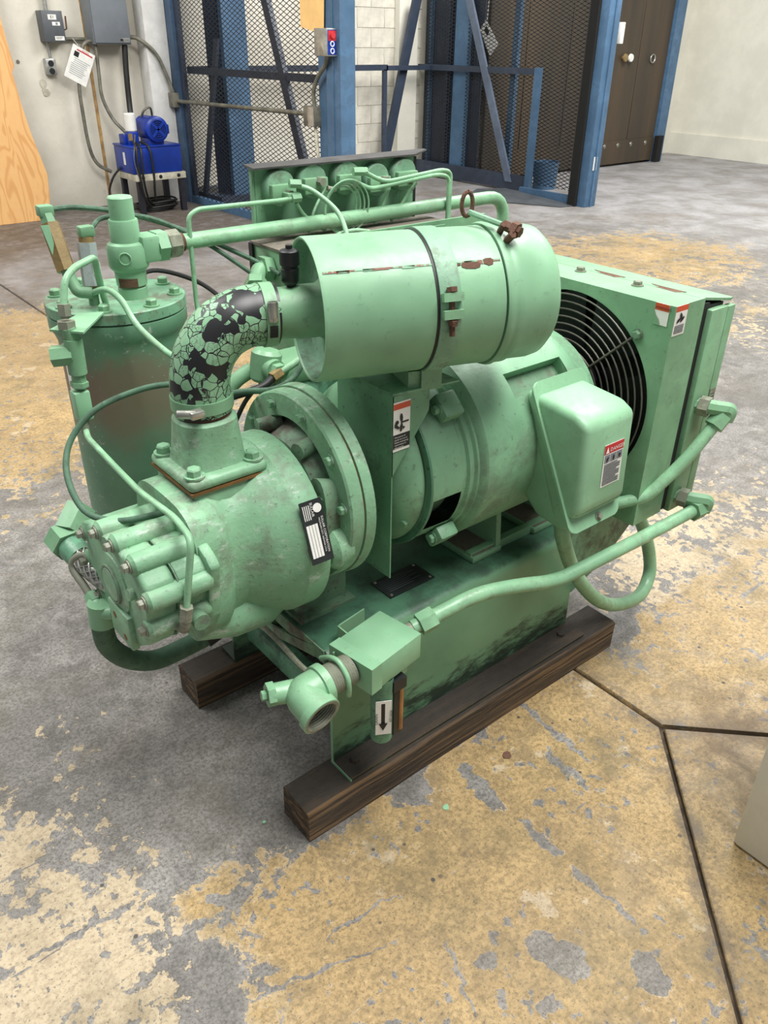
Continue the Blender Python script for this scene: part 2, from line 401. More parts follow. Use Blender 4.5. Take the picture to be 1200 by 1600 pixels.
# worn painted concrete floor
def mk_floor():
    n = NT('worn_painted_concrete'); x, y, z = n.sep()
    WV = []
    def blob(cx, cy, rx, ry, rot=0.0):
        v = n.N.new('ShaderNodeVectorMath'); v.operation = 'SUBTRACT'; n.L(WV[0] if WV else n.co, v.inputs[0]); v.inputs[1].default_value = (cx, cy, 0)
        mp = n.mapv((1 / rx, 1 / ry, 0), rot=(0, 0, 0), vec=v.outputs[0])
        if rot:
            r_ = n.N.new('ShaderNodeVectorRotate'); r_.rotation_type = 'Z_AXIS'; r_.inputs['Angle'].default_value = -rot; n.L(v.outputs[0], r_.inputs[0])
            mp = n.mapv((1 / rx, 1 / ry, 0), vec=r_.outputs[0])
        ln = n.N.new('ShaderNodeVectorMath'); ln.operation = 'LENGTH'; n.L(mp, ln.inputs[0])
        return n.ramp(ln.outputs['Value'], 0.35, 1.15, 1, 0)
    n1 = n.noise(2.2, 6, 0.62, dist=0.3); n2 = n.noise(9, 7, 0.66, dist=0.5); n3 = n.noise(46, 4, 0.7); n4 = n.noise(160, 2, 0.6)
    nb = n.noise(0.7, 3, 0.6)
    # concrete
    n5 = n.noise(30, 5, 0.62); n6 = n.noise(13, 7, 0.78)
    con = n.mix(n.ramp(n1, 0.32, 0.68), lin((112, 109, 105)), lin((148, 145, 140)))
    con = n.mix(n.math('MULTIPLY', n.ramp(n6, 0.40, 0.64), 0.7), con, lin((86, 84, 80)))
    n8 = n.noise(120, 3, 0.8); con = n.mix(n.math('MULTIPLY', n.ramp(n8, 0.46, 0.60), 0.6), con, lin((74, 72, 69)))
    con = n.mix(n.math('MULTIPLY', n.ramp(n8, 0.28, 0.40, 1, 0), 0.5), con, lin((168, 165, 160)))
    con = n.mix(n.math('MULTIPLY', n.ramp(n2, 0.55, 0.68), 0.3), con, lin((168, 165, 160)))
    far = n.ramp(y, 3.2, 5.0)
    con = n.mix(n.math('MULTIPLY', far, 0.6), con, n.mix(n.ramp(n1, 0.3, 0.7), lin((104, 96, 88)), lin((142, 140, 142))))
    con = n.mix(n.math('MULTIPLY', n.ramp(x, 5.0, 8.0), 0.55), con, n.mix(n.ramp(n1, 0.35, 0.65), lin((150, 148, 148)), lin((182, 182, 186))))
    # where paint survives
    wob = n.math('ADD', n.math('MULTIPLY', n.math('SUBTRACT', n2, 0.5), 0.34), n.math('MULTIPLY', n.math('SUBTRACT', n1, 0.5), 0.5))
    ty = n.ramp(n.math('ADD', n.math('MULTIPLY', y, -1), wob), -0.06, 0.03)
    tx = n.ramp(n.math('ADD', x, wob), -0.30, -0.20)
    tan = n.math('MULTIPLY', n.math('MULTIPLY', ty, tx), n.ramp(x, 1.0, 2.2, 1.0, 0.45))
    zone = n.math('MULTIPLY', tan, 0.43)
    for b, a in ((blob(-0.60, 0.02, 0.42, 0.42), 0.30), (blob(-0.62, 0.6, 0.28, 0.6), 0.27), (blob(-0.42, 0.36, 0.3, 0.24), 0.20), (blob(-0.30, 0.62, 0.22, 0.22), 0.15),
                 (blob(1.75, 0.1, 0.75, 0.75), 0.27), (blob(2.6, -0.5, 1.2, 1.0), 0.26), (blob(0.3, 3.3, 1.5, 1.9), 0.40), (blob(1.9, 2.3, 1.2, 1.2), 0.36), (blob(5.2, 2.9, 1.6, 1.3), 0.32), (blob(4.2, 1.6, 1.0, 0.8), 0.22)):
        zone = n.math('MAXIMUM', zone, n.math('MULTIPLY', b, a))
    wq = n.N.new('ShaderNodeVectorMath'); wq.operation = 'MULTIPLY_ADD'
    wsub = n.N.new('ShaderNodeVectorMath'); wsub.operation = 'SUBTRACT'; n.L(n.noise(26, 3, 0.6, col=True), wsub.inputs[0]); wsub.inputs[1].default_value = (0.5, 0.5, 0.5)
    n.L(wsub.outputs[0], wq.inputs[0]); wq.inputs[1].default_value = (0.06, 0.06, 0); n.L(n.co, wq.inputs[2]); WV.append(wq.outputs[0])
    for cx, cy, rx, ry, rot in ((0.663, -0.117, 0.15, 0.010, -1.65), (0.593, -0.21, 0.075, 0.013, -1.66), (0.393, -0.123, 0.08, 0.016, -1.74), (0.396, -0.304, 0.055, 0.012, -1.56), (0.392, -0.43, 0.038, 0.008, -1.52), (0.397, -0.515, 0.038, 0.007, -1.67),
                                (0.222, -0.485, 0.055, 0.030, -1.1), (0.235, -0.53, 0.035, 0.022, -1.6), (0.333, -0.633, 0.048, 0.024, -2.07), (0.138, -0.55, 0.028, 0.014, 0.17), (0.082, -0.492, 0.02, 0.012, -0.21), (0.105, -0.422, 0.02, 0.014, -0.26), (0.048, -0.416, 0.08, 0.004, -1.99),
                                (0.261, -0.037, 0.05, 0.03, -0.32), (-0.226, 0.01, 0.022, 0.012, -1.26), (-0.463, 0.116, 0.10, 0.006, -0.07), (-0.011, -0.206, 0.09, 0.004, -0.11), (-0.145, -0.244, 0.15, 0.0035, -0.29)):
        zone = n.math('SUBTRACT', zone, n.math('MULTIPLY', blob(cx, cy, rx * 1.25, ry * 1.4, rot), 0.5))
    WV.clear()
    scr = n.noise(4, 3, 0.5, n.mapv((0.5, 9.0, 1), rot=(0, 0, math.radians(8))))
    fld = n.math('ADD', zone, n.math('ADD', n.math('ADD', n.math('MULTIPLY', n.math('SUBTRACT', n2, 0.5), 0.75), n.math('MULTIPLY', n.math('SUBTRACT', n5, 0.5), 0.55)), n.math('MULTIPLY', n.math('SUBTRACT', n1, 0.5), 0.45)))
    fld = n.math('SUBTRACT', fld, n.math('MULTIPLY', n.ramp(scr, 0.64, 0.72), 0.20))
    clus = n.noise(4.5, 4, 0.55, n.mapv((1, 1, 1), loc=(3.1, 1.7, 0)))
    small = n.noise(42, 4, 0.5, n.mapv((1.0, 0.75, 1)))
    fld = n.math('SUBTRACT', fld, n.math('MULTIPLY', n.math('MULTIPLY', n.ramp(small, 0.57, 0.63), n.ramp(clus, 0.44, 0.56)), 0.30))
    msk = n.ramp(fld, 0.222, 0.238)
    rim = n.ramp(fld, 0.24, 0.31, 1, 0)
    # paint colour : worn tan, cream where fresh and along broken edges
    pc = n.mix(n.ramp(n1, 0.3, 0.7), lin((150, 127, 88)), lin((178, 152, 106)))
    pc = n.mix(n.math('MULTIPLY', n.ramp(n6, 0.45, 0.66), 0.75), pc, lin((122, 104, 74)))
    n7 = n.noise(85, 4, 0.8); pc = n.mix(n.math('MULTIPLY', n.ramp(n7, 0.46, 0.60), 0.65), pc, lin((112, 96, 66)))
    pc = n.mix(n.math('MULTIPLY', n.ramp(n7, 0.30, 0.44, 1, 0), 0.6), pc, lin((198, 174, 130)))
    pc = n.mix(n.math('MULTIPLY', n.ramp(n.noise(5, 5, 0.7), 0.52, 0.68), 0.55), pc, lin((118, 104, 80)))
    cream = n.math('MAXIMUM', n.math('SUBTRACT', 1.0, n.math('MAXIMUM', tan, n.ramp(y, 1.0, 2.4))), n.math('MULTIPLY', n.math('MULTIPLY', rim, n.ramp(n2, 0.42, 0.55)), 0.8))
    cc = n.mix(n.math('MULTIPLY', n.ramp(n6, 0.5, 0.7), 0.6), lin((180, 165, 138)), lin((134, 118, 96)))
    cc = n.mix(n.math('MULTIPLY', n.ramp(n7, 0.47, 0.60), 0.55), cc, lin((140, 124, 102)))
    cc = n.mix(n.math('MULTIPLY', n.ramp(n7, 0.28, 0.42, 1, 0), 0.6), cc, lin((206, 192, 166)))
    cp = n.math('MULTIPLY', n.ramp(n.noise(6.5, 6, 0.65, n.mapv((1, 1, 1), loc=(7.7, 2.2, 0))), 0.60, 0.64), 0.85)
    cream = n.math('MAXIMUM', cream, cp)
    pc = n.mix(cream, pc, cc)
    pc = n.mix(n.math('MULTIPLY', n.ramp(y, 1.5, 4.0), 0.35), pc, lin((140, 122, 98)))
    k = n.mix(msk, con, pc)
    edge = n.math('MULTIPLY', n.ramp(fld, 0.205, 0.222), n.ramp(fld, 0.222, 0.232, 1, 0))
    k = n.mix(n.math('MULTIPLY', edge, 0.45), k, lin((78, 72, 64)))
    # oil and brown dirt, dark spots; darker brown towards the back wall
    dz = n.math('MAXIMUM', blob(1.05, -0.52, 0.34, 0.3), n.math('MULTIPLY', blob(2.2, 6.6, 4.0, 1.3), 0.9))
    k = n.mix(n.math('MULTIPLY', n.math('MULTIPLY', dz, n.ramp(n2, 0.3, 0.6)), 0.8), k, lin((88, 76, 64)))
    k = n.mix(n.math('MULTIPLY', n.ramp(nb, 0.5, 0.75), 0.3), k, lin((108, 94, 78)))
    ol = n.math('MULTIPLY', n.ramp(n.noise(3.3, 3, 0.6, n.mapv((1, 1, 1), loc=(1.2, 5.0, 0))), 0.48, 0.64), 0.55)
    k = n.mix(n.math('MULTIPLY', n.math('MULTIPLY', ol, n.ramp(n6, 0.3, 0.6)), n.math('MULTIPLY_ADD', msk, 0.75, 0.25)), k, lin((108, 97, 70)))
    dx_ = n.math('SUBTRACT', x, 0.892); dy_ = n.math('ADD', y, 0.274)
    d1 = n.math('ABSOLUTE', n.math('ADD', n.math('ABSOLUTE', dx_), dy_)); d1 = n.math('MULTIPLY', d1, 0.707)
    k = n.mix(n.math('MULTIPLY', n.math('MULTIPLY', n.ramp(n.math('ADD', d1, n.math('MULTIPLY', n.math('SUBTRACT', n2, 0.5), 0.14)), 0.0, 0.045, 1, 0), n.ramp(n6, 0.3, 0.55)), 0.75), k, lin((84, 74, 62)))
    jd = n.math('ABSOLUTE', n.math('SUBTRACT', x, 0.892))
    jd = n.math('ADD', jd, n.ramp(y, -0.35, -0.27, 1, 0))
    k = n.mix(n.math('MULTIPLY', n.math('MULTIPLY', n.ramp(jd, 0.01, 0.07, 1, 0), n.ramp(n2, 0.4, 0.6)), 0.6), k, lin((92, 82, 70)))
    k = n.mix(n.math('MULTIPLY', n.ramp(n.vor(20, 'F1', n.mapv((1, 1, 0)), rnd=1.0), 0.08, 0.12, 1, 0), n.ramp(n1, 0.5, 0.6)), k, lin((72, 68, 64)))
    k = n.mix(n.math('MULTIPLY', n.ramp(n4, 0.60, 0.68), 0.55), k, lin((62, 58, 54)))
    k = n.mix(n.math('MULTIPLY', n.ramp(n3, 0.62, 0.7), 0.4), k, lin((74, 70, 66)))
    return n.out(k, n.ramp(n2, 0.3, 0.7, 0.45, 0.7), 0, n3, 0.22, 0.002, spec=0.35)
M['floor'] = mk_floor()
M['joint'] = plain('joint_filler', (62, 52, 42), 0.95, var=0.3, sc=30)

# ------------------------------------------------------------------ shared small parts
def bolt_mesh(key, r, h, mat):
    k = (key, r, h)
    if k not in MESHES:
        b = MB(); b.cyl((0, 0, 0), (0, 0, h * 0.22), r * 1.45, n=16); b.lathe((0, 0, 0), (0, 0, 1), [(h * 0.2, r * 1.05), (h * 0.85, r * 1.05), (h, r * 0.85), (h, 0)], 6)
        MESHES[k] = finish('bolt', b, M[mat], 30)
    return MESHES[k]
def bolt(parent, p, d, r=0.009, h=0.011, mat='dull', name='bolt'):
    o = bpy.data.objects.new(name, bolt_mesh(mat, r, h, mat)); COL.objects.link(o)
    o.rotation_mode = 'QUATERNION'; o.rotation_quaternion = V((0, 0, 1)).rotation_difference(V(d).normalized())
    o.location = p; attach(o, parent); return o

def textmesh(s, size):
    c = bpy.data.curves.new('txt', 'FONT'); c.body = s; c.size = size; c.align_x = 'LEFT'; c.resolution_u = 2
    o = bpy.data.objects.new('txt', c); COL.objects.link(o)
    dg = bpy.context.evaluated_depsgraph_get(); me = bpy.data.meshes.new_from_object(o.evaluated_get(dg))
    vs = [v.co.copy() for v in me.vertices]; fs = [tuple(p.vertices) for p in me.polygons]
    bpy.data.objects.remove(o); bpy.data.curves.remove(c); bpy.data.meshes.remove(me)
    return vs, fs
def sticker(name, parent, o, u, v, w_, h_, base, items, th=0.0012, label=None, top=None, crn=0.0):
    o, u, v = V(o), V(u).normalized(), V(v).normalized(); nn = u.cross(v)
    mats = [base]; b = MB()
    def mi(mt):
        if mt not in mats: mats.append(mt)
        return mats.index(mt)
    def P(x, y, l): return o + u * x + v * y + nn * (th + 0.00025 * l)
    b.prism([o, o + u * w_, o + u * w_ + v * h_, o + v * h_], nn * th)
    for l, it in enumerate(items, 1):
        if it[0] == 'r':
            _, x, y, ww, hh, mt = it
            b.prism([P(x, y, 0), P(x + ww, y, 0), P(x + ww, y + hh, 0), P(x, y + hh, 0)], nn * 0.00022 * (l if l < 5 else 5), mi=mi(mt))
        elif it[0] == 'p':
            _, pts, mt = it
            b.add([P(x, y, 6) for x, y in pts], [tuple(range(len(pts)))], mi(mt))
        elif it[0] == 't':
            _, s, x, y, size, mt = it[:6]; rot = it[6] if len(it) > 6 else 0.0
            vs, fs = textmesh(s, size); cr, sr = math.cos(rot), math.sin(rot)
            b.add([P(x + q.x * cr - q.y * sr, y + q.x * sr + q.y * cr, 7) for q in vs], fs, mi(mt))
    return part(name, b, [M[q] for q in mats], parent, 20, label)
def circle2(cx, cy, r, n=14): return [(cx + r * math.cos(2 * PI * k / n), cy + r * math.sin(2 * PI * k / n)) for k in range(n)]
def ell2(cx, cy, rx, ry, rot=0, n=14):
    return [(cx + rx * math.cos(t) * math.cos(rot) - ry * math.sin(t) * math.sin(rot), cy + rx * math.cos(t) * math.sin(rot) + ry * math.sin(t) * math.cos(rot)) for t in [2 * PI * k / n for k in range(n)]]

# ================================================================== THE SETTING
fl = struct('floor', MB().box(-9, 14, -6, 9, -0.3, -0.012), M['joint'])
g = 0.006; vx, vy, D = 0.892, -0.274, 0.95
def slab(pts): struct('slab', MB().prism([(x, y, -0.06) for x, y in pts], (0, 0, 0.06), bev=0.003, seg=1), M['floor'], fl)
slab([(-9, 9), (-9, -6), (vx - g, -6), (vx - g, vy - 2 * D - g), (vx - D - 1.5 * g, vy - D), (vx - g, vy - g * 0.5), (vx - g, 9)])
slab([(14, 9), (vx + g, 9), (vx + g, vy - g * 0.5), (vx + D + 1.5 * g, vy - D), (vx + g, vy - 2 * D - g), (vx + g, -6), (14, -6)])
slab([(vx, vy - 2 * g), (vx - D + g, vy - D), (vx, vy - 2 * D + 2 * g), (vx + D - g, vy - D)])

struct('wall_back', MB().box(-6, 7.2, 7.6, 7.8, -0.05, 4.6), M['wall'])
wl = bpy.data.objects['wall_back']
# caulk seams and the blockwork seen through the lift front
for sx in (2.765, 5.93): struct('seam', MB().box(sx - 0.014, sx + 0.014, 7.592, 7.61, 0, 4.6), M['seamcaulk'], wl)
bm_ = {}
for r_ in range(0, 17):
    for c_ in range(0, 4):
        x0 = 5.99 + c_ * 0.405 - (0.2 if r_ % 2 else 0.0); x1 = x0 + 0.402
        x0 = max(x0, 5.955); x1 = min(x1, 6.98)
        if x1 - x0 < 0.06: continue
        k = round(x1 - x0, 3)
        if k not in bm_: bm_[k] = finish('block', MB().box(0, x1 - x0, -0.006, 0.03, 0, 0.199, bev=0.003, seg=1), M['block'])
        o = bpy.data.objects.new('block', bm_[k]); COL.objects.link(o); o.location = (x0, 7.596, 0.01 + r_ * 0.2025); attach(o, wl)
        o.location = (x0, 7.596, 0.01 + r_ * 0.2025)
struct('wall_right', MB().box(11.85, 12.1, -6, 7.0, -0.05, 4.6).box(11.80, 11.86, -6, 7.0, 0, 0.30), M['whitewall'])
struct('wall_far', MB().box(10.8, 12.1, 7.0, 7.2, -0.05, 4.6), M['whitewall'])

for px_, pz_, r_ in ((2.285, 1.12, 0.05), (2.30, 1.05, 0.045), (2.10, 1.30, 0.02)):
    struct('plaster_scar', MB().prism([(px_ + r_ * random.uniform(0.5, 1.0) * math.cos(k * 0.785), 7.598, pz_ + r_ * random.uniform(0.6, 1.0) * math.sin(k * 0.785)) for k in range(8)], (0, -0.006, 0)), M['conduit'] if r_ < 0.03 else M['creamsteel'], wl)
# white rust-stained pilaster in the wall corner
solo('column', MB().box(3.27, 3.52, 7.40, 7.6, 0, 4.6, bev=0.01), M['wpost'], (3.4, 7.5, 0), 'white painted column with rust stains behind the blue motor unit', 'column')
bb = MB().box(0.712, 1.072, -1.35, -0.575, 0, 0.55, bev=0.012)
solo('concrete_block', bb, M['whitewall'], (0.89, -0.95, 0), 'white painted concrete column base beside the diagonal floor joints', 'column')

# plywood sheet
pts = [(0.7, 0), (1.98, 0), (2.03, 0.2), (2.06, 0.39), (2.03, 0.55), (2.0, 0.71), (1.97, 0.99), (1.955, 1.22), (1.99, 1.27), (1.975, 1.45), (1.965, 1.64), (1.99, 1.78), (1.985, 2.44), (0.7, 2.44)]
solo('plywood_sheet', MB().prism([(x, 7.18 + z * 0.15, z) for x, z in pts], (0, 0.018, 0.0), bev=0.003, seg=1), M['ply'], (1.5, 7.2, 0), 'bare plywood sheet leaning against the wall at the left', 'plywood')

# electrical boxes on the wall
t = thing('disconnect_switch', (2.43, 7.55, 1.45), 'small dark grey disconnect switch with white labels and red lever', 'switch box')
part('box', MB().box(2.335, 2.525, 7.46, 7.6, 1.455, 1.70, bev=0.006), M['dkbox'], t)
sticker('label', t, (2.39, 7.459, 1.63), (1, 0, 0), (0, 0, 1), 0.075, 0.04, 'white', [('t', 'E1', 0.02, 0.008, 0.034, 'ink')])
sticker('label', t, (2.42, 7.459, 1.585), (1, 0, 0), (0, 0, 1), 0.07, 0.028, 'white', [('r', 0.03, 0.004, 0.02, 0.02, 'greybox')])
sticker('label', t, (2.425, 7.459, 1.47), (1, 0, 0), (0, 0, 1), 0.085, 0.032, 'white', [('r', 0.01, 0.01, 0.05, 0.004, 'ink'), ('r', 0.01, 0.02, 0.06, 0.004, 'ink')])
part('lever', MB().tube([(2.53, 7.5, 1.55), (2.548, 7.47, 1.56), (2.55, 7.46, 1.66)], 0.007, 8), M['rust'], t)
part('conduit', MB().tube([(2.42, 7.56, 1.70), (2.42, 7.56, 3.2)], 0.018, 10), M['alu'], t)
part('conduit', MB().tube([(2.385, 7.56, 1.46), (2.385, 7.56, 1.30)], 0.014, 10), M['alu'], t)
part('conduit', MB().tube([(2.525, 7.56, 1.48), (2.80, 7.56, 1.48)], 0.016, 10), M['conduit'], t)
t = thing('power_outlet', (2.37, 7.56, 1.2), 'small grey metal outlet box with two black sockets', 'outlet')
part('box', MB().box(2.325, 2.42, 7.53, 7.6, 1.19, 1.325, bev=0.01), M['alu'], t)
for zz in (1.222, 1.285): part('socket', MB().cyl((2.372, 7.531, zz), (2.372, 7.525, zz), 0.026, n=14), M['black'], t)
t = thing('electrical_cabinet', (2.95, 7.5, 1.44), 'large grey electrical cabinet on the wall above the blue unit', 'cabinet')
part('body', MB().box(2.755, 3.12, 7.39, 7.588, 1.44, 2.3, bev=0.006), M['greybox'], t)
part('door', MB().box(2.765, 3.11, 7.375, 7.392, 1.452, 2.29, bev=0.005), M['greybox'], t)
sticker('label', t, (3.0, 7.3745, 1.462), (1, 0, 0), (0, 0, 1), 0.10, 0.032, 'alu', [('r', 0.006, 0.006, 0.03, 0.02, 'ink'), ('r', 0.05, 0.014, 0.04, 0.005, 'dkbox')])
part('cable', MB().tube([(2.78, 7.45, 1.47), (2.70, 7.45, 1.455), (2.645, 7.45, 1.38), (2.575, 7.45, 1.12), (2.565, 7.45, 0.90), (2.575, 7.45, 0.58), (2.63, 7.45, 0.42), (2.75, 7.42, 0.34)], 0.017, 10, smooth=6), M['conduit'], t)
part('cable', MB().tube([(2.79, 7.45, 1.44), (2.78, 7.45, 1.2), (2.775, 7.44, 1.0), (2.83, 7.40, 0.82), (2.90, 7.30, 0.70)], 0.016, 10, smooth=6), M['conduit'], t)
part('cable', MB().tube([(3.07, 7.44, 1.44), (3.05, 7.44, 1.2), (3.03, 7.42, 0.9), (2.98, 7.30, 0.66)], 0.027, 10, smooth=6), M['blackhose'], t)
part('cable', MB().tube([(3.11, 7.46, 1.50), (3.20, 7.41, 1.49), (3.34, 7.365, 1.37), (3.42, 7.36, 1.2), (3.475, 7.34, 1.02)], 0.019, 10, smooth=6), M['conduit'], t)
t = thing('safety_notice', (2.6, 7.5, 1.25), 'white paper notice hanging crooked from a string on the wall', 'notice')
ang = math.atan2(-0.10, 0.19); u_ = V((math.cos(ang), 0, math.sin(ang))); v_ = V((-math.sin(ang), 0, math.cos(ang)))
it = [('r', 0.045, 0.255, 0.15, 0.012, 'red'), ('r', 0.03, 0.20, 0.045, 0.045, 'ink'), ('t', 'NOTICE', 0.09, 0.268, 0.018, 'red')]
for i in range(9): it.append(('r', 0.045 if i < 3 else 0.03, 0.185 - i * 0.017, 0.13 if i % 3 else 0.15, 0.004, 'greybox'))
sticker('paper', t, V((2.435, 7.425, 1.19)), u_, v_, 0.215, 0.29, 'white', it)
part('string', MB().tube([(2.615, 7.425, 1.43), (2.60, 7.5, 1.485)], 0.002, 5), M['white'], t)

# hydraulic power unit
t = thing('hydraulic_power_unit', (3.03, 7.1, 0), 'bright blue hydraulic unit with electric motor on a black legged stand', 'hydraulic unit')
st = part('stand', MB().box(2.765, 3.29, 6.885, 7.32, 0.305, 0.365, bev=0.004), M['creamsteel'], t)
for xx in (2.84, 3.02, 3.21):
    o = bolt(t, (xx, 6.884, 0.335), (0, -1, 0), 0.012, 0.008, 'black')
for xx, yy in ((2.785, 6.90), (3.225, 6.90), (2.785, 7.26), (3.225, 7.26)):
    part('leg', MB().box(xx, xx + 0.05, yy, yy + 0.05, 0, 0.306), M['blacksteel'], t)
part('reservoir', MB().box(2.76, 3.27, 6.9, 7.31, 0.365, 0.60, bev=0.012), M['hpublue'], t)
part('lid', MB().box(2.755, 3.275, 6.895, 7.315, 0.598, 0.612, bev=0.003), M['hpublue'], t)
part('sight_gauge', MB().box(2.752, 2.762, 7.06, 7.09, 0.44, 0.55), M['white'], t)
mo = part('electric_motor', MB().lathe((3.07, 6.93, 0.745), (0, 1, 0), [(0, 0.02), (0, 0.095), (0.012, 0.112), (0.06, 0.116), (0.065, 0.108), (0.30, 0.108), (0.32, 0.09), (0.32, 0)], 32).box(3.0, 3.14, 6.98, 7.2, 0.61, 0.66), M['hpublue'], t)
part('terminal_box', MB().box(3.17, 3.205, 6.97, 7.06, 0.70, 0.78, bev=0.006), M['hpublue'], mo)
part('vent_disc', MB().cyl((3.07, 6.935, 0.745), (3.07, 6.928, 0.745), 0.086, n=28), M['void'], mo)
for rr in (0.03, 0.047, 0.064, 0.081): part('vent_ring', MB().ring((3.07, 6.925, 0.745), (0, 1, 0), rr, 0.0045, 28, 6), M['hpublue'], mo)
sp_ = MB()
for a in (45, 135): sp_.box(-0.088, 0.088, -0.004, 0.004, -0.01, 0.01, M=Matrix.Translation((3.07, 6.924, 0.745)) @ Matrix.Rotation(math.radians(a), 4, 'Y'))
part('vent_spokes', sp_, M['hpublue'], mo)
part('filter_can', MB().cyl((2.865, 7.08, 0.725), (2.865, 7.08, 0.885), 0.055, bev=0.01), M['white'], t)
part('pump_block', MB().box(2.815, 2.915, 7.03, 7.13, 0.60, 0.73, bev=0.012).box(2.79, 2.84, 7.10, 7.22, 0.60, 0.70, bev=0.01), M['hpublue'], t)
for pts in ([(2.83, 7.0, 0.66), (2.80, 6.87, 0.60), (2.795, 6.86, 0.40), (2.84, 6.9, 0.15), (2.95, 6.98, 0.03)], [(2.86, 7.0, 0.64), (2.84, 6.86, 0.58), (2.83, 6.86, 0.36), (2.90, 6.95, 0.12), (3.05, 7.02, 0.03)],
            [(2.90, 6.99, 0.64), (2.93, 6.88, 0.60), (2.945, 6.87, 0.40), (2.97, 6.95, 0.12), (3.08, 7.06, 0.05)], [(2.78, 7.2, 0.42), (2.68, 7.25, 0.30), (2.64, 7.27, 0.14), (2.74, 7.15, 0.03), (2.95, 7.1, 0.03)]):
    part('hose', MB().tube(pts, 0.011, 8, smooth=6), M['blackhose'], t)
part('hose', MB().tube([(3.02, 7.2, 0.80), (3.03, 7.1, 0.90), (3.1, 7.12, 0.92), (3.16, 7.22, 0.86), (3.17, 7.25, 0.74)], 0.011, 8, smooth=6), M['conduit'], t)
cb = MB()
for k in range(5):
    R = 0.17 + 0.02 * (k % 3); cb.tube([(3.02 + R * math.cos(a * PI / 9) + 0.01 * k, 7.1 + 0.8 * R * math.sin(a * PI / 9), 0.012 + 0.02 * k + 0.006 * math.sin(a)) for a in range(19)], 0.011, 6)
part('coiled_hose', cb, M['blackhose'], t)
part('wire', MB().tube([(2.87, 7.02, 0.70), (2.80, 6.9, 0.62), (2.77, 6.88, 0.5), (2.79, 6.88, 0.36)], 0.006, 6, smooth=5), M['conduit'], t)
part('tag', MB().box(2.78, 2.82, 6.96, 6.965, 0.66, 0.72), M['brass'], t)

# ------------------------------------------------------------------ lift enclosure
def wire_panel(name, parent, o, u, v, W_, H_, pu=0.09, pv=0.038, tw=0.0065, mat='mesh'):
    o, u, v = V(o), V(u), V(v); nn = u.cross(v).normalized(); b = MB(); sl = pv / pu
    for sgn in (1, -1):
        k0 = 0 if sgn < 0 else -W_ * sl; k1 = H_ + (W_ * sl if sgn < 0 else 0)
        c = k0 + pv / 2
        while c < k1:
            # line y = c + sgn*sl*x clipped
            xs = []
            x0 = 0.0; x1 = W_
            for yy in (0.0, H_):
                pass
            def yat(x): return c + sgn * sl * x
            lo = (0 - c) / (sgn * sl); hi = (H_ - c) / (sgn * sl)
            if lo > hi: lo, hi = hi, lo
            a = max(x0, lo); e = min(x1, hi)
            if e - a > 0.02:
                p = o + u * a + v * yat(a); q = o + u * e + v * yat(e); d = (q - p).normalized(); s_ = d.cross(nn) * tw * 0.5; h = nn * tw * 0.35
                b.add([p + s_ - h, p - s_ - h, p + h, q + s_ - h, q - s_ - h, q + h], [(0, 1, 4, 3), (1, 2, 5, 4), (2, 0, 3, 5)])
            c += pv
    ob = part(name, b, M[mat], parent, 20); ob['kind'] = 'stuff'; return ob
HT = 2.7
lw = thing('lift_side_screen', (3.55, 6.0, 0), 'blue framed wire mesh screen beside the grey electrical cabinet', 'mesh screen')
part('post', MB().box(3.50, 3.58, 7.27, 7.41, 0, HT).box(3.50, 3.64, 7.39, 7.41, 0, HT), M['shadedblue'], lw)
part('post', MB().box(3.50, 3.60, 4.70, 4.86, 0, HT), M['bluepaint'], lw)
part('post', MB().box(3.46, 3.60, 4.52, 4.70, 0, HT).box(3.452, 3.47, 4.60, 4.62, 0, HT), M['bluepaint'], lw)
part('bottom_rail', MB().box(3.52, 3.58, 4.86, 7.27, 0.0, 0.07), M['bluepaint'], lw)
part('side_stile', MB().box(3.53, 3.57, 7.20, 7.27, 0.0, HT), M['navypaint'], lw)
part('brace', MB().prism([(3.575, 5.82, 1.9), (3.575, 5.73, 1.9), (3.575, 5.16, 0.5), (3.575, 5.26, 0.5)], (0.045, 0, 0)), M['navypaint'], lw)
part('brace', MB().prism([(3.62, 6.70, 1.5), (3.62, 6.63, 1.5), (3.62, 7.13, 0.1), (3.62, 7.2, 0.1)], (0.03, 0, 0)), M['navypaint'], lw)
part('mid_rail', MB().box(3.585, 3.62, 4.86, 7.22, 1.20, 1.26), M['navypaint'], lw)
wire_panel('wire_mesh', lw, (3.535, 4.86, 0.06), (0, 1, 0), (0, 0, 1), 2.36, HT - 0.06)
col_ = thing('lift_column', (3.93, 6.9, 0), 'tall blue steel lift column standing behind the mesh screen', 'column')
part('flange', MB().box(3.80, 4.06, 6.84, 6.86, 0, HT + 0.6), M['bluepaint'], col_)
part('web', MB().box(3.91, 3.925, 6.86, 7.10, 0, HT + 0.6), M['bluepaint'], col_)
part('back_flange', MB().box(3.76, 4.06, 7.10, 7.12, 0, HT + 0.6), M['navypaint'], col_)
part('base_plate', MB().box(3.62, 4.9, 6.8, 7.55, 0, 0.10), M['navypaint'], col_)
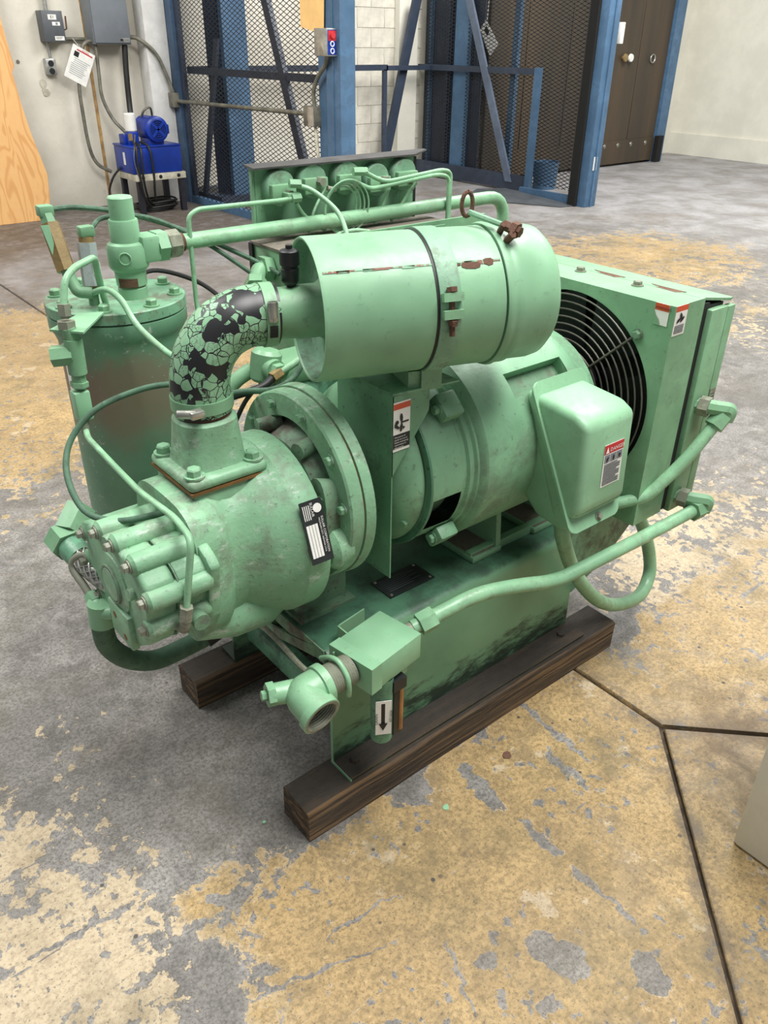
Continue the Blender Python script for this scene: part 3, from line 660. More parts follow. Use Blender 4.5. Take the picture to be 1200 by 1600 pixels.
# conduit run with junction boxes
t = thing('conduit_run', (3.48, 6.0, 0.95), 'grey conduit running across the mesh screen between two junction boxes', 'conduit')
part('pipe', MB().tube([(3.485, 7.34, 0.955), (3.485, 4.90, 0.985)], 0.018, 12), M['conduit'], t)
part('junction_box', MB().box(3.44, 3.51, 7.28, 7.40, 0.90, 1.03, bev=0.004), M['conduit'], t)
jb = part('junction_box', MB().box(3.43, 3.52, 4.84, 4.99, 0.90, 1.045, bev=0.004), M['conduit'], t)
part('cover', MB().box(3.425, 3.435, 4.84, 4.92, 0.905, 1.04), M['alu'], jb)
part('flexible_conduit', MB().tube([(3.46, 4.87, 1.045), (3.455, 4.87, 1.15), (3.45, 4.80, 1.25), (3.44, 4.68, 1.34), (3.43, 4.64, 1.40)], 0.016, 10, smooth=6), M['conduit'], t)
part('flexible_conduit', MB().tube([(3.47, 4.88, 0.90), (3.47, 4.86, 0.75), (3.48, 4.85, 0.55)], 0.012, 8, smooth=6), M['creamsteel'], t)
t = thing('push_button_station', (3.44, 4.63, 1.39), 'grey push button box with red stop button on the blue post', 'control box')
part('box', MB().box(3.36, 3.46, 4.55, 4.71, 1.395, 1.575, bev=0.006), M['alu'], t)
sticker('face_plate', t, (3.37, 4.549, 1.405), (1, 0, 0), (0, 0, 1), 0.08, 0.16, 'hpublue', [('r', 0.005, 0.09, 0.07, 0.065, 'red')])
part('stop_button', MB().cyl((3.41, 4.55, 1.53), (3.41, 4.53, 1.53), 0.02, n=16), M['red'], t)
for zz in (1.475, 1.43): part('button', MB().ring((3.41, 4.546, zz), (0, 1, 0), 0.016, 0.004, 18, 6), M['white'], t)
solo('sign_sheet', MB().prism([(3.48, 5.055, 1.585), (3.44, 4.70, 1.535), (3.44, 4.66, 2.2), (3.48, 5.06, 2.2)], (0.006, 0, 0)), M['yellow'], (3.46, 4.88, 1.57), 'orange yellow sheet sign hung at the top of the blue post', 'sign')

rl = thing('lift_back_railing', (5.2, 7.3, 0), 'dark blue handrail with thin posts along the back wall of the lift', 'railing')
part('rail', MB().box(3.65, 6.20, 7.28, 7.32, 1.20, 1.26), M['navypaint'], rl)
part('post', MB().box(6.14, 6.19, 7.28, 7.32, 0, 1.21), M['navypaint'], rl)
part('brace', MB().prism([(6.63, 7.34, 1.92), (6.75, 7.34, 1.92), (6.30, 7.34, 0.25), (6.18, 7.34, 0.25)], (0, 0.04, 0)), M['navypaint'], rl)
part('rail', MB().box(6.18, 6.86, 7.28, 7.32, 1.20, 1.25), M['navypaint'], rl)
part('wall_post', MB().box(6.55, 6.84, 7.50, 7.585, 0.0, HT), M['whitewall'], rl)

gt = thing('lift_gate', (6.9, 6.0, 0), 'blue framed mesh gate with diagonal braces across the lift opening', 'gate')
part('post', MB().box(6.70, 6.88, 4.60, 4.78, 0, HT, bev=0.006).box(6.78, 6.80, 4.585, 4.61, 0, HT), M['bluepaint'], gt)
part('black_edge', MB().box(6.66, 6.70, 4.70, 4.80, 0, HT), M['void'], gt)
sticker('white_tag', gt, (6.76, 4.599, 0.36), (1, 0, 0), (0, 0, 1), 0.06, 0.13, 'white', [])
part('latch_box', MB().box(6.90, 6.95, 4.58, 4.70, 1.50, 1.68, bev=0.004), M['white'], gt)
part('top_rail', MB().box(6.86, 6.90, 5.55, 7.5, 1.20, 1.26), M['navypaint'], gt)
part('end_post', MB().box(6.85, 6.91, 5.53, 5.60, 0.02, 1.27), M['bluepaint'], gt)
part('bottom_rail', MB().box(6.86, 6.90, 5.55, 7.5, 0.02, 0.18), M['navypaint'], gt)
part('brace', MB().prism([(6.85, 6.72, 1.92), (6.85, 6.62, 1.92), (6.85, 5.80, 0.1), (6.85, 5.90, 0.1)], (0.03, 0, 0)), M['lightsteel'], gt)
part('stile', MB().box(6.94, 6.99, 5.95, 6.03, 0.02, HT), M['bluepaint'], gt)
part('stile', MB().box(6.94, 6.99, 6.72, 6.95, 0.02, HT), M['bluepaint'], gt)
part('stile', MB().box(6.94, 6.99, 7.05, 7.11, 0.02, HT), M['navypaint'], gt)
part('back_panel', MB().box(6.99, 7.01, 7.12, 7.5, 0.02, HT), M['navypaint'], gt)
part('stile', MB().box(6.94, 6.98, 7.36, 7.40, 0.02, HT), M['bluepaint'], gt)
part('back_panel', MB().box(7.02, 7.04, 6.56, 7.55, 0.02, HT), M['navypaint'], gt)
part('kick_plate', MB().box(6.72, 6.76, 4.78, 5.55, 0.0, 0.09), M['bluepaint'], gt)
wire_panel('wire_mesh', gt, (6.93, 4.8, 0.10), (0, 1, 0), (0, 0, 1), 1.92, HT - 0.1, tw=0.0075)
wire_panel('wire_mesh', gt, (6.93, 6.95, 0.10), (0, 1, 0), (0, 0, 1), 0.5, HT - 0.1, tw=0.0075)
solo('ramp_plate', MB().prism([(6.0, 5.75, 0.004), (6.5, 4.75, 0.004), (6.70, 4.72, 0.004), (6.70, 5.75, 0.05), (6.4, 5.9, 0.05)], (0, 0, 0.006)), M['dkbox'], (6.5, 5.2, 0), 'flat grey steel ramp plate on the floor below the mesh gate', 'ramp')
t = thing('hanging_tag', (6.8, 6.35, 1.42), 'white tag on a string hanging behind the gate mesh', 'tag')
part('card', MB().prism([(6.995, 6.52, 1.72), (6.995, 6.60, 1.62), (6.995, 6.42, 1.36), (6.995, 6.30, 1.48)], (0.004, 0, 0)).prism([(6.99, 6.50, 1.66), (6.99, 6.53, 1.62), (6.99, 6.48, 1.56), (6.99, 6.45, 1.60)], (0.004, 0, 0), mi=1), [M['white'], M['ink']], t)
part('string', MB().tube([(6.997, 6.5, 1.71), (6.997, 6.47, 2.3)], 0.004, 5), M['white'], t)
solo('blue_bucket', MB().lathe((7.35, 5.72, 0.0), (0, 0, 1), [(0, 0), (0, 0.13), (0.3, 0.15), (0.3, 0.14), (0.02, 0.12), (0.02, 0)], 20), M['bluepaint'], (7.35, 5.72, 0), 'blue bucket on the floor behind the gate mesh', 'bucket')

# far brown doors
dr = thing('brown_steel_doors', (9.6, 6.5, 0), 'dark brown steel hoistway doors with round knobs by the right wall', 'door')
edges = [7.06, 7.7, 8.5, 9.30, 9.96, 10.62]
for i in range(5):
    part('panel', MB().box(edges[i] + 0.006, edges[i + 1] - 0.006, 6.50, 6.54, 0.03, 3.2, bev=0.004, seg=1), M['brown'], dr)
part('kick_plate', MB().box(7.05, 10.6, 6.485, 6.502, 0.03, 0.33), M['brown'], dr)
for xx in (9.6, 9.72): part('knob', MB().lathe((xx, 6.50, 1.34), (0, -1, 0), [(0, 0.02), (0.03, 0.02), (0.04, 0.05), (0.06, 0.045), (0.065, 0)], 16), M['brass' if xx < 9.65 else 'white'], dr)
part('pull_ring', MB().ring((10.26, 6.48, 1.33), (0, 1, 0), 0.05, 0.008, 20, 6), M['alu'], dr)
for xx in (9.45, 9.75, 10.05, 10.4): bolt(dr, (xx, 6.484, 0.27), (0, -1, 0), 0.02, 0.015, 'steel')
part('jamb', MB().box(10.62, 10.82, 6.45, 6.62, 0, 3.4), M['bluepaint'], dr)
part('jamb_trim', MB().box(10.82, 10.88, 6.50, 6.66, 0, 3.4), M['rust'], dr)
part('jamb_foot', MB().box(10.60, 10.72, 6.40, 6.47, 0, 0.35), M['void'], dr)
struct('wall_lift', MB().box(7.06, 10.79, 6.68, 7.0, -0.05, 4.6), M['whitewall'])

# litter on the floor
def chip(name, c, r, mat, label, cat):
    n = 7; ph = random.random() * 6
    b = MB(); b.prism([(c[0] + r * random.uniform(0.6, 1.1) * math.cos(ph + 2 * PI * k / n), c[1] + r * random.uniform(0.5, 1.0) * math.sin(ph + 2 * PI * k / n), 0.0002 + random.random() * 0.002) for k in range(n)], (0, 0, 0.001))
    solo(name, b, M[mat], (c[0], c[1], 0), label, cat)
chip('dry_leaf', (0.513, -0.097), 0.013, 'rust', 'small brown dry leaf on the tan floor', 'leaf')
chip('paint_chip', (0.29, -0.116), 0.010, 'clean', 'green paint chip on the tan floor in front of the machine', 'paint chip')
chip('paint_chip', (-0.052, 0.107), 0.006, 'clean', 'tiny green paint chip on the grey floor near a timber end', 'paint chip')

# ================================================================== TIMBERS
def timber(x0, x1, y0, y1, h, label, seed):
    rnd = random.Random(seed); b = MB(); n = 14
    P = []
    for i in range(n + 1):
        x = x0 + (x1 - x0) * i / n; j = lambda a=0.0022: rnd.uniform(-a, a); c = 0.005
        if i in (0, n): x += rnd.uniform(-0.003, 0.003)
        P.append([V((x, y0 + j(0.001), 0)), V((x, y0 + j(), h - c)), V((x + j(), y0 + c + j(), h + j(0.0012))), V((x + j(), y1 - c + j(), h + j(0.0012))), V((x, y1 + j(), h - c)), V((x, y1 + j(0.001), 0))])
    bv = [[b.bm.verts.new(p) for p in r_] for r_ in P]
    for i in range(n):
        for k in range(6): b.bm.faces.new([bv[i][k], bv[i + 1][k], bv[i + 1][(k + 1) % 6], bv[i][(k + 1) % 6]])
    b.bm.faces.new(bv[0]); b.bm.faces.new(bv[-1])
    return solo('timber_skid', b, M['timber'], ((x0 + x1) / 2, (y0 + y1) / 2, 0), label, 'timber', 'timbers under the machine', 30)
timber(0.0, 1.05, 0.0, 0.10, 0.09, 'dark wooden skid beam in full view under the near side of the machine', 1)
timber(0.0, 1.05, 0.51, 0.605, 0.09, 'dark wooden skid beam mostly hidden under the far side of the machine', 2)

# ================================================================== COMPRESSOR
CP = thing('air_compressor', (0.5, 0.3, 0.09), 'green painted rotary screw air compressor standing on two timber beams', 'air compressor')
AY, AZ = 0.27, 0.705
X_, Y_, Z_ = V((1, 0, 0)), V((0, 1, 0)), V((0, 0, 1))

# --- base frame: bent steel hat section
def hat(x0, x1, y0, y1, zt, zb=0.091, t=0.006, fl_=0.072, r=0.022):
    out = [(y0 - fl_, zb), (y0, zb)]
    o2 = [(y0 - fl_, zb), (y0 - 0.002, zb)]
    for k in range(6):
        a = PI - k / 5 * PI / 2; o2.append((y0 + r + r * math.cos(a), zt - r + r * math.sin(a)))
    for k in range(6):
        a = PI / 2 - k / 5 * PI / 2; o2.append((y1 - r + r * math.cos(a), zt - r + r * math.sin(a)))
    o2 += [(y1 + 0.002, zb), (y1 + fl_, zb)]
    i2 = [(y1 + fl_, zb + t), (y1 + t, zb + t)][::1]
    # offset path inward
    top = o2; n = len(top); res = MB()
    def nrm(i):
        a = V(top[max(i - 1, 0)]); b_ = V(top[min(i + 1, n - 1)]); d = (b_ - a).normalized(); return V((-d.y, d.x))
    ins = []
    for i in range(n):
        q = nrm(i); ins.append(V(top[i]) + q * t * (1.0))
    rows = []
    for x in (x0, x1):
        rows.append([res.bm.verts.new((x, p[0], p[1])) for p in top] + [res.bm.verts.new((x, p.x, p.y)) for p in ins])
    for i in range(n - 1):
        res.bm.faces.new([rows[0][i], rows[1][i], rows[1][i + 1], rows[0][i + 1]])
        res.bm.faces.new([rows[0][n + i + 1], rows[1][n + i + 1], rows[1][n + i], rows[0][n + i]])
        for r_ in rows: res.bm.faces.new([r_[i], r_[i + 1], r_[n + i + 1], r_[n + i]])
    for i in (0, n - 1): res.bm.faces.new([rows[0][i], rows[0][n + i], rows[1][n + i], rows[1][i]])
    return res
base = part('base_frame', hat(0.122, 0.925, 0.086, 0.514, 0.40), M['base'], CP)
part('foot_flange', MB().box(0.120, 0.927, 0.0125, 0.078, 0.0975, 0.0995), M['timber'], base)
part('flange_edge', MB().box(0.1185, 0.1225, 0.0125, 0.086, 0.0912, 0.099), M['clean'], base)
part('plate_edge', MB().box(0.1200, 0.1222, 0.0795, 0.0865, 0.098, 0.375), M['clean'], base)
sticker('nameplate', base, (0.343, 0.152, 0.4075), X_, Y_, 0.135, 0.075, 'plate',
        [('r', 0.012, 0.060 - 0.007 * i, 0.10 if i % 2 else 0.075, 0.0018, 'dkbox') for i in range(7)], 0.0018)
for px_, py_ in ((0.352, 0.160), (0.47, 0.160), (0.352, 0.22), (0.47, 0.22)):
    part('rivet', MB().lathe((px_, py_, 0.409), Z_, [(0, 0.004), (0.002, 0.003), (0.0025, 0)], 10), M['steel'], base)
for bx_ in (0.16, 0.87): bolt(base, (bx_, 0.05, 0.097), Z_, 0.010, 0.010, 'timber')
bolt(base, (0.165, 0.30, 0.406), Z_, 0.011, 0.012, 'deck'); bolt(base, (0.235, 0.40, 0.406), Z_, 0.011, 0.012, 'deck')
part('gusset_plate', MB().prism([(0.87, 0.0795, 0.40), (1.04, 0.0795, 0.44), (1.22, 0.0795, 0.44), (1.22, 0.0795, 0.38), (1.06, 0.0795, 0.25), (0.93, 0.0795, 0.20), (0.90, 0.0795, 0.26)], (0, 0.006, 0)), M['deck'], base)
part('gusset_plate', MB().prism([(0.87, 0.514, 0.40), (1.04, 0.514, 0.44), (1.22, 0.514, 0.44), (1.22, 0.514, 0.38), (1.06, 0.514, 0.25), (0.93, 0.514, 0.20), (0.90, 0.514, 0.26)], (0, 0.006, 0)), M['deck'], base)
part('cross_beam', MB().box(0.155, 0.20, 0.088, 0.512, 0.155, 0.225, bev=0.012), M['deck'], base)
part('diagonal_strap', MB().prism([(0.116, 0.51, 0.265), (0.116, 0.51, 0.285), (0.116, 0.13, 0.40), (0.116, 0.13, 0.372)], (0.006, 0, 0)), M['grimy'], base)
part('front_lip', MB().box(0.118, 0.128, 0.10, 0.50, 0.372, 0.405), M['grimy'], base)
part('airend_foot', MB().box(0.14, 0.27, 0.225, 0.245, 0.405, 0.50).box(0.14, 0.27, 0.30, 0.32, 0.405, 0.52).box(0.13, 0.28, 0.20, 0.36, 0.405, 0.415), M['grimy'], base)
part('under_tube', MB().tube([(0.02, 0.40, 0.52), (0.05, 0.36, 0.40), (0.08, 0.26, 0.38), (0.06, 0.10, 0.40), (0.05, 0.04, 0.425)], 0.006, 8, smooth=6), M['dull'], base)

# --- air end
def sec(x, cy, cz, hy, hz, e=2.0): return ((x, cy, cz), (0, 1, 0), (0, 0, 1), hy, hz, e)
ae = part('air_end', MB().loft([sec(0.165, .27, .66, .10, .10), sec(0.134, .27, .647, .175, .175), sec(0.132, .27, .647, .186, .186), sec(0.128, .27, .647, .188, .188), sec(0.082, .27, .647, .187, .187), sec(0.077, .27, .647, .180, .181, 2.1),
      sec(0.045, .268, .650, .164, .170, 2.2), sec(0.015, .265, .648, .138, .152, 2.4), sec(-0.012, .262, .65, .112, .142, 2.6), sec(-0.040, .26, .65, .108, .142, 3.0), sec(-0.058, .26, .65, .122, .147, 3.4), sec(-0.115, .26, .648, .126, .145, 3.6)], 56), M['cast'], CP)
part('neck_block', MB().box(-0.083, 0.068, 0.194, 0.35, 0.66, 0.803, bev=0.014), M['cast'], ae)
part('belly', MB().loft([sec(0.10, .245, .53, .075, .055, 2.2), sec(0.04, .24, .515, .085, .06, 2.4), sec(-0.04, .24, .52, .085, .055, 2.6), sec(-0.11, .245, .53, .07, .05, 2.6)], 28), M['cast'], ae)
part('sump_boss', MB().cyl((-0.02, 0.30, 0.52), (-0.02, 0.30, 0.43), 0.045, n=10, bev=0.006), M['cast'], ae)
# drive flange ring
part('mounting_flange', MB().lathe((0, AY, AZ), X_, [(0.178, 0.148), (0.172, 0.152), (0.172, 0.197), (0.176, 0.201), (0.203, 0.201), (0.203, 0.197), (0.206, 0.197), (0.206, 0.204), (0.228, 0.206), (0.232, 0.2), (0.232, 0.17), (0.262, 0.15), (0.262, 0.05)], 72), M['cast'], ae)
part('gasket', MB().lathe((0, AY, AZ), X_, [(0.2025, 0.1985), (0.2065, 0.1985)], 72), M['gasket'], ae)
part('bell_casting', MB().lathe((0, AY, AZ - 0.012), X_, [(0.145, 0.10), (0.15, 0.125), (0.18, 0.138), (0.19, 0.142), (0.2, 0.15)], 48), M['grimy'], ae)
for a in (20, 62, 118, 160, 205, 335):
    ca, sa = math.cos(math.radians(a)), math.sin(math.radians(a))
    part('rib', MB().tube([(0.14, AY - 0.155 * ca, AZ - 0.02 + 0.155 * sa), (0.19, AY - 0.135 * ca, AZ + 0.135 * sa)], 0.017, 12), M['grimy'], ae)
part('web_boss', MB().loft([((0.14, .135, .70), (0, 1, 0), (0, 0, 1), .03, .09, 2.6), ((0.185, .135, .70), (0, 1, 0), (0, 0, 1), .028, .075, 2.6)], 20), M['grimy'], ae)
part('outlet_boss', MB().cyl((0.14, 0.120, 0.640), (0.195, 0.120, 0.640), 0.046, n=20, bev=0.012), M['cast'], ae)
for a in (8, 40, 75, 110, 145, 345, 320):
    ca, sa = math.cos(math.radians(a)), math.sin(math.radians(a))
    bolt(ae, (0.172, AY - 0.176 * ca, AZ + 0.176 * sa), (-1, 0, 0), 0.009, 0.010, 'cast')
# nameplate on the rotor housing
na = math.radians(19); nrm_ = V((-0.10, -math.cos(na), math.sin(na))).normalized()
uu = (V((0, -math.sin(na), -math.cos(na)))); uu = (uu - nrm_ * uu.dot(nrm_)).normalized(); vv = nrm_.cross(uu)
O_ = V((0.081, .27, .647)) + V((0, -math.cos(na), math.sin(na))) * 0.1895 - uu * 0.062
its = [('p', ell2(0.017, 0.034, 0.009, 0.009), 'white'), ('t', 'SULLAIR', 0.004, 0.020, 0.0075, 'white'), ('t', 'SULLAIR CORPORATION', 0.034, 0.037, 0.0064, 'white'), ('t', 'MICHIGAN CITY, INDIANA U.S.A.', 0.036, 0.0315, 0.0046, 'white')]
for i in range(4): its += [('r', 0.046, 0.004 + 0.0062 * i, 0.064, 0.0052, 'white'), ('r', 0.008, 0.0045 + 0.004 * i, 0.028, 0.0016, 'white')]
sticker('nameplate', ae, O_, uu, vv, 0.122, 0.046, 'plate', its, 0.0018)
# gear cover

outl = [(.121, .700), (.133, .655), (.138, .60), (.16, .565), (.215, .527), (.30, .525), (.36, .545), (.39, .60), (.388, .655), (.37, .695), (.335, .722), (.27, .730), (.20, .732), (.155, .722), (.135, .713)]
outl = [(.26 + (y - .26) * 1.055, .635 + (z - .635) * 1.05) for y, z in outl]
gc = part('gear_cover', MB().prism([(-0.168, y, z) for y, z in outl], (-0.057, 0, 0), bev=0.010, seg=3).prism([(-0.104, y, z) for y, z in outl], (-0.061, 0, 0), bev=0.004).prism([(-0.09, y * 1.0 + (y - .26) * 0.10, z + (z - .64) * 0.12) for y, z in outl], (-0.022, 0, 0), bev=0.006), M['cast'], CP)
part('gasket', MB().prism([(-0.1655, y + (y - .26) * 0.006, z + (z - .64) * 0.006) for y, z in outl], (-0.002, 0, 0)), M['grimy'], gc)
for y, z in ((.305, .730), (.233, .738), (.162, .732), (.118, .682), (.135, .614), (.385, .69), (.40, .62), (.36, .56)):
    part('bolt_boss', MB().cyl((-0.228, y, z), (-0.105, y, z), 0.0205, n=18, bev=0.006), M['cast'], gc)
    bolt(gc, (-0.228, y, z), (-1, 0, 0), 0.0085, 0.012, 'dull')
part('shaft_cap', MB().lathe((-0.222, .258, .645), (-1, 0, 0), [(0, 0.062), (0.006, 0.060), (0.010, 0.034), (0.014, 0.032), (0.014, 0)], 30), M['cast'], gc)
part('shaft_cap_ring', MB().ring((-0.232, .258, .645), X_, 0.036, 0.004, 28, 6), M['grimy'], gc)
part('lower_pad', MB().box(-0.236, -0.22, .20, .29, .525, .60, bev=0.004), M['cast'], gc)
for y, z in ((.262, .575), (.225, .545)): part('slot', MB().cyl((-0.2365, y, z), (-0.234, y, z), 0.007, n=12), M['gasket'], gc)
part('cast_nub', MB().tube([(-0.20, .17, .668), (-0.236, .17, .672)], 0.011, 10), M['cast'], gc)
part('side_plug', MB().cyl((-0.14, .12, .612), (-0.14, .095, .612), 0.016, n=16), M['grimy'], gc)

# --- inlet valve
iv = part('inlet_valve', MB().loft([((-0.008, .272, .826), (1, 0, 0), (0, 1, 0), .062, .062, 4.5), ((-0.008, .272, .84), (1, 0, 0), (0, 1, 0), .058, .058, 4.0), ((-0.008, .271, .89), (1, 0, 0), (0, 1, 0), .056, .056, 2.8), ((-0.008, .27, .912), (1, 0, 0), (0, 1, 0), .056, .056, 2.3), ((-0.008, .27, .918), (1, 0, 0), (0, 1, 0), .051, .051, 2)], 40), M['cast'], CP)
part('flange', MB().box(-0.088, 0.072, 0.190, 0.354, 0.807, 0.830, bev=0.010, seg=3), M['cast'], iv)
part('gasket', MB().box(-0.087, 0.071, 0.191, 0.353, 0.8025, 0.808), M['gasket'], iv)
for x, y in ((-0.068, .212), (0.052, .212), (-0.068, .332), (0.052, .332)): bolt(iv, (x, y, 0.830), Z_, 0.013, 0.018, 'cast')
part('neck', MB().cyl((-0.008, .27, .915), (-0.008, .27, .945), 0.049, n=36), M['rust'], iv)

# --- air filter (axis swung towards the viewer)
FA = math.radians(-19); fa = V((math.cos(FA), math.sin(FA), 0)); fn = V((fa.y, -fa.x, 0)); fo = V((0.19, 0.22, 1.08))
def F(s, up_=0.0, side=0.0): return fo + fa * s + Z_ * up_ + fn * side
def FR(s, a, r=0.127): return F(s, r * math.cos(math.radians(a)), r * math.sin(math.radians(a)))
af = part('air_filter', MB().lathe(fo, fa, [(0.0, 0.1215), (-0.003, 0.1235), (-0.003, 0.1262), (0.002, 0.1275), (0.335, 0.1275), (0.335, 0.12)], 72), M['clean'], CP, 30)
part('end_plate', MB().lathe(fo, fa, [(0.034, 0), (0.034, 0.112), (0.030, 0.118), (0.0, 0.1216)], 72), M['dustgreen'], af)
part('end_cap', MB().lathe(fo, fa, [(0.338, 0.12), (0.338, 0.131), (0.346, 0.1335), (0.352, 0.130), (0.358, 0.1305), (0.372, 0.1305), (0.378, 0.1265), (0.425, 0.1265), (0.442, 0.123), (0.455, 0.112), (0.460, 0.09), (0.460, 0)], 72), M['clean'], af, 50)
part('neck', MB().lathe(fo, fa, [(-0.098, 0.040), (-0.098, 0.0455), (-0.03, 0.0455), (-0.02, 0.0475), (0.02, 0.0475), (0.034, 0.058)], 40), M['green'], af)
seam = MB(); pv = []
for i in range(15):
    s_ = 0.004 + 0.328 * i / 14; pv.append((s_, 41 + 1.0 * math.sin(i * 1.9)))
for i in range(14):
    wv_ = 3.2 if pv[i][0] > 0.25 else 1.7
    seam.add([FR(pv[i][0], 46 - 0.4, 0.1284), FR(pv[i + 1][0], 46 - 0.4, 0.1284), FR(pv[i + 1][0], 46 + wv_ * (0.8 + 0.3 * math.sin(i * 2.3)), 0.1284), FR(pv[i][0], 46 + wv_ * (0.8 + 0.3 * math.sin(i * 2.3)), 0.1284)], [(0, 1, 2, 3)])
part('rusted_seam', seam, M['seam'], af)
rp = MB()
for sa, sb, a0, a1 in ((0.255, 0.292, 47, 52.5), (0.298, 0.318, 44.5, 51), (0.246, 0.256, 47, 49.5)):
    q_ = [(sa, a0 + 1), (sa + 0.006, a0), (sb - 0.004, a0), (sb, a0 + 2), (sb - 0.002, a1 - 1), (sb - 0.012, a1), (sa + 0.008, a1 - 0.6), (sa, a1 - 2)]
    rp.add([FR(s_, a_, 0.1287) for s_, a_ in q_], [tuple(range(8))])
part('rust_patch', rp, M['rust'], af)
part('strap', MB().lathe(fo, fa, [(0.205, 0.1272), (0.205, 0.1318), (0.245, 0.1318), (0.245, 0.1272)], 72), M['dustgreen'], af)
part('strap_liner', MB().lathe(fo, fa, [(0.200, 0.1272), (0.200, 0.1288), (0.2055, 0.1288), (0.2055, 0.1272)], 72), M['blackhose'], af)
lg = MB()
for a0, a1 in ((70, 76), (82, 88)):
    lg.add([FR(0.206, a0, 0.128), FR(0.244, a0, 0.128), FR(0.244, a0, 0.145), FR(0.206, a0, 0.145), FR(0.206, a1, 0.128), FR(0.244, a1, 0.128), FR(0.244, a1, 0.145), FR(0.206, a1, 0.145)], [(0, 1, 2, 3), (7, 6, 5, 4), (0, 4, 5, 1), (1, 5, 6, 2), (2, 6, 7, 3), (3, 7, 4, 0)])
part('strap_lug', lg, M['green'], af)
part('strap_bolt', MB().tube([FR(0.225, 66, 0.138), FR(0.225, 101, 0.141)], 0.005, 8).hexa(FR(0.225, 66, 0.138), FR(0.225, 69.5, 0.138), 0.010).hexa(FR(0.225, 89, 0.139), FR(0.225, 93, 0.139), 0.009), M['rust'], af)
bk = MB(); Rz = Matrix.Translation(F(0.225)) @ Matrix.Rotation(FA, 4, 'Z')
for sx in (-1,):
    bk.box(-0.021, 0.021, -0.055, 0.055, -0.157, -0.152, M=Rz).box(-0.021, 0.021, -0.058, -0.053, -0.157, -0.095, M=Rz).box(-0.021, 0.021, 0.053, 0.058, -0.157, -0.10, M=Rz).box(-0.045, -0.021, -0.05, 0.05, -0.157, -0.12, M=Rz)
part('saddle_bracket', bk, M['green'], af)
# wing bolt with loop handle
e0 = FR(0.315, -4, 0.158); e1 = FR(0.362, 26, 0.150)
dv = (e1 - e0).normalized(); sd = dv.cross(fa).normalized(); cnt = e0 - dv * 0.004 + Z_ * 0.006
lp = [cnt + (Z_ * 0.021 * math.cos(2 * PI * k / 16) * 1.0 + fa * 0.011 * math.sin(2 * PI * k / 16)) for k in range(17)]
part('clamp_loop', MB().tube(lp, 0.0042, 8, cap=False), M['rust'], af)
part('clamp_rod', MB().tube([cnt + dv * 0.006 - Z_ * 0.012, e1], 0.0055, 8), M['dustgreen'], af)
cbx = MB().tube([e1 - dv * 0.014, e1 + dv * 0.022], 0.010, 6).tube([FR(0.352, 20, 0.132), FR(0.35, 24, 0.155)], 0.006, 6).hexa(e1 + dv * 0.004, e1 + dv * 0.016, 0.015).tube([FR(0.357, 30, 0.131), FR(0.357, 34, 0.155)], 0.007, 6)
part('clamp_block', cbx, M['rust'], af)
# restriction indicator
ic = F(-0.028, 0.0, 0.0); ip = V((ic.x, ic.y, 0))
ind = part('service_indicator', MB().lathe((ic.x, ic.y, 1.125), Z_, [(0, 0.006), (0.004, 0.010), (0.010, 0.015), (0.012, 0.016), (0.032, 0.016), (0.033, 0.0145), (0.038, 0.0145), (0.039, 0.0175), (0.062, 0.0175), (0.064, 0.015), (0.066, 0.006), (0.072, 0.006), (0.072, 0)], 24), M['black'], af)

# --- rubber intake elbow
hp = [(-0.008, .27, .925), (-0.010, .27, .955), (-0.008, .269, .99), (0.006, .266, 1.03), (0.034, .261, 1.062), (0.068, .254, 1.078), (0.100, .2505, 1.081), (0.135, .2385, 1.08)]
ih = part('intake_hose', MB().tube(hp, 0.053, 40, smooth=8), M['flake'], CP, 60)
def clamp(o, d, r, a):
    o = V(o); d = V(d).normalized()
    c = part('hose_clamp', MB().lathe(o, d, [(-0.011, r), (-0.011, r + 0.0035), (0.011, r + 0.0035), (0.011, r)], 48), M['green'], ih)
    return c
c1 = clamp((-0.009, .27, .944), Z_, 0.0525, 0)
part('clamp_screw', MB().box(-0.062, -0.036, .206, .226, .937, .951, bev=0.003).cyl((-0.075, .234, .944), (-0.05, .214, .944), 0.008, n=12), M['steel'], ih)
c2 = clamp(V(hp[-1]) - fa * 0.016, fa, 0.0525, 0)
ck = V(hp[-1]) - fa * 0.016
q0 = ck + (fn * 0.96 + Z_ * 0.28) * 0.057
part('clamp_screw', MB().cyl(q0 + Z_ * 0.022, q0 - Z_ * 0.006, 0.0085, n=12).cyl(q0 - Z_ * 0.006, q0 - Z_ * 0.013, 0.0065, n=6).box(-0.009, 0.009, -0.005, 0.003, -0.012, 0.022, bev=0.002, M=Matrix.Translation(q0) @ Matrix.Rotation(FA, 4, 'Z')), M['steel'], ih)
q1 = ck + (fn * 0.99 - Z_ * 0.25) * 0.0566
for k in range(7): part('band_slot', MB().box(-0.007, 0.007, -0.0008, 0.0008, -0.0012, 0.0012, M=Matrix.Translation(ck + (fn * math.cos(math.radians(-5 - 3.5 * k)) + Z_ * math.sin(math.radians(-5 - 3.5 * k))) * 0.0565) @ Matrix.Rotation(FA, 4, 'Z')), M['ink'], ih)

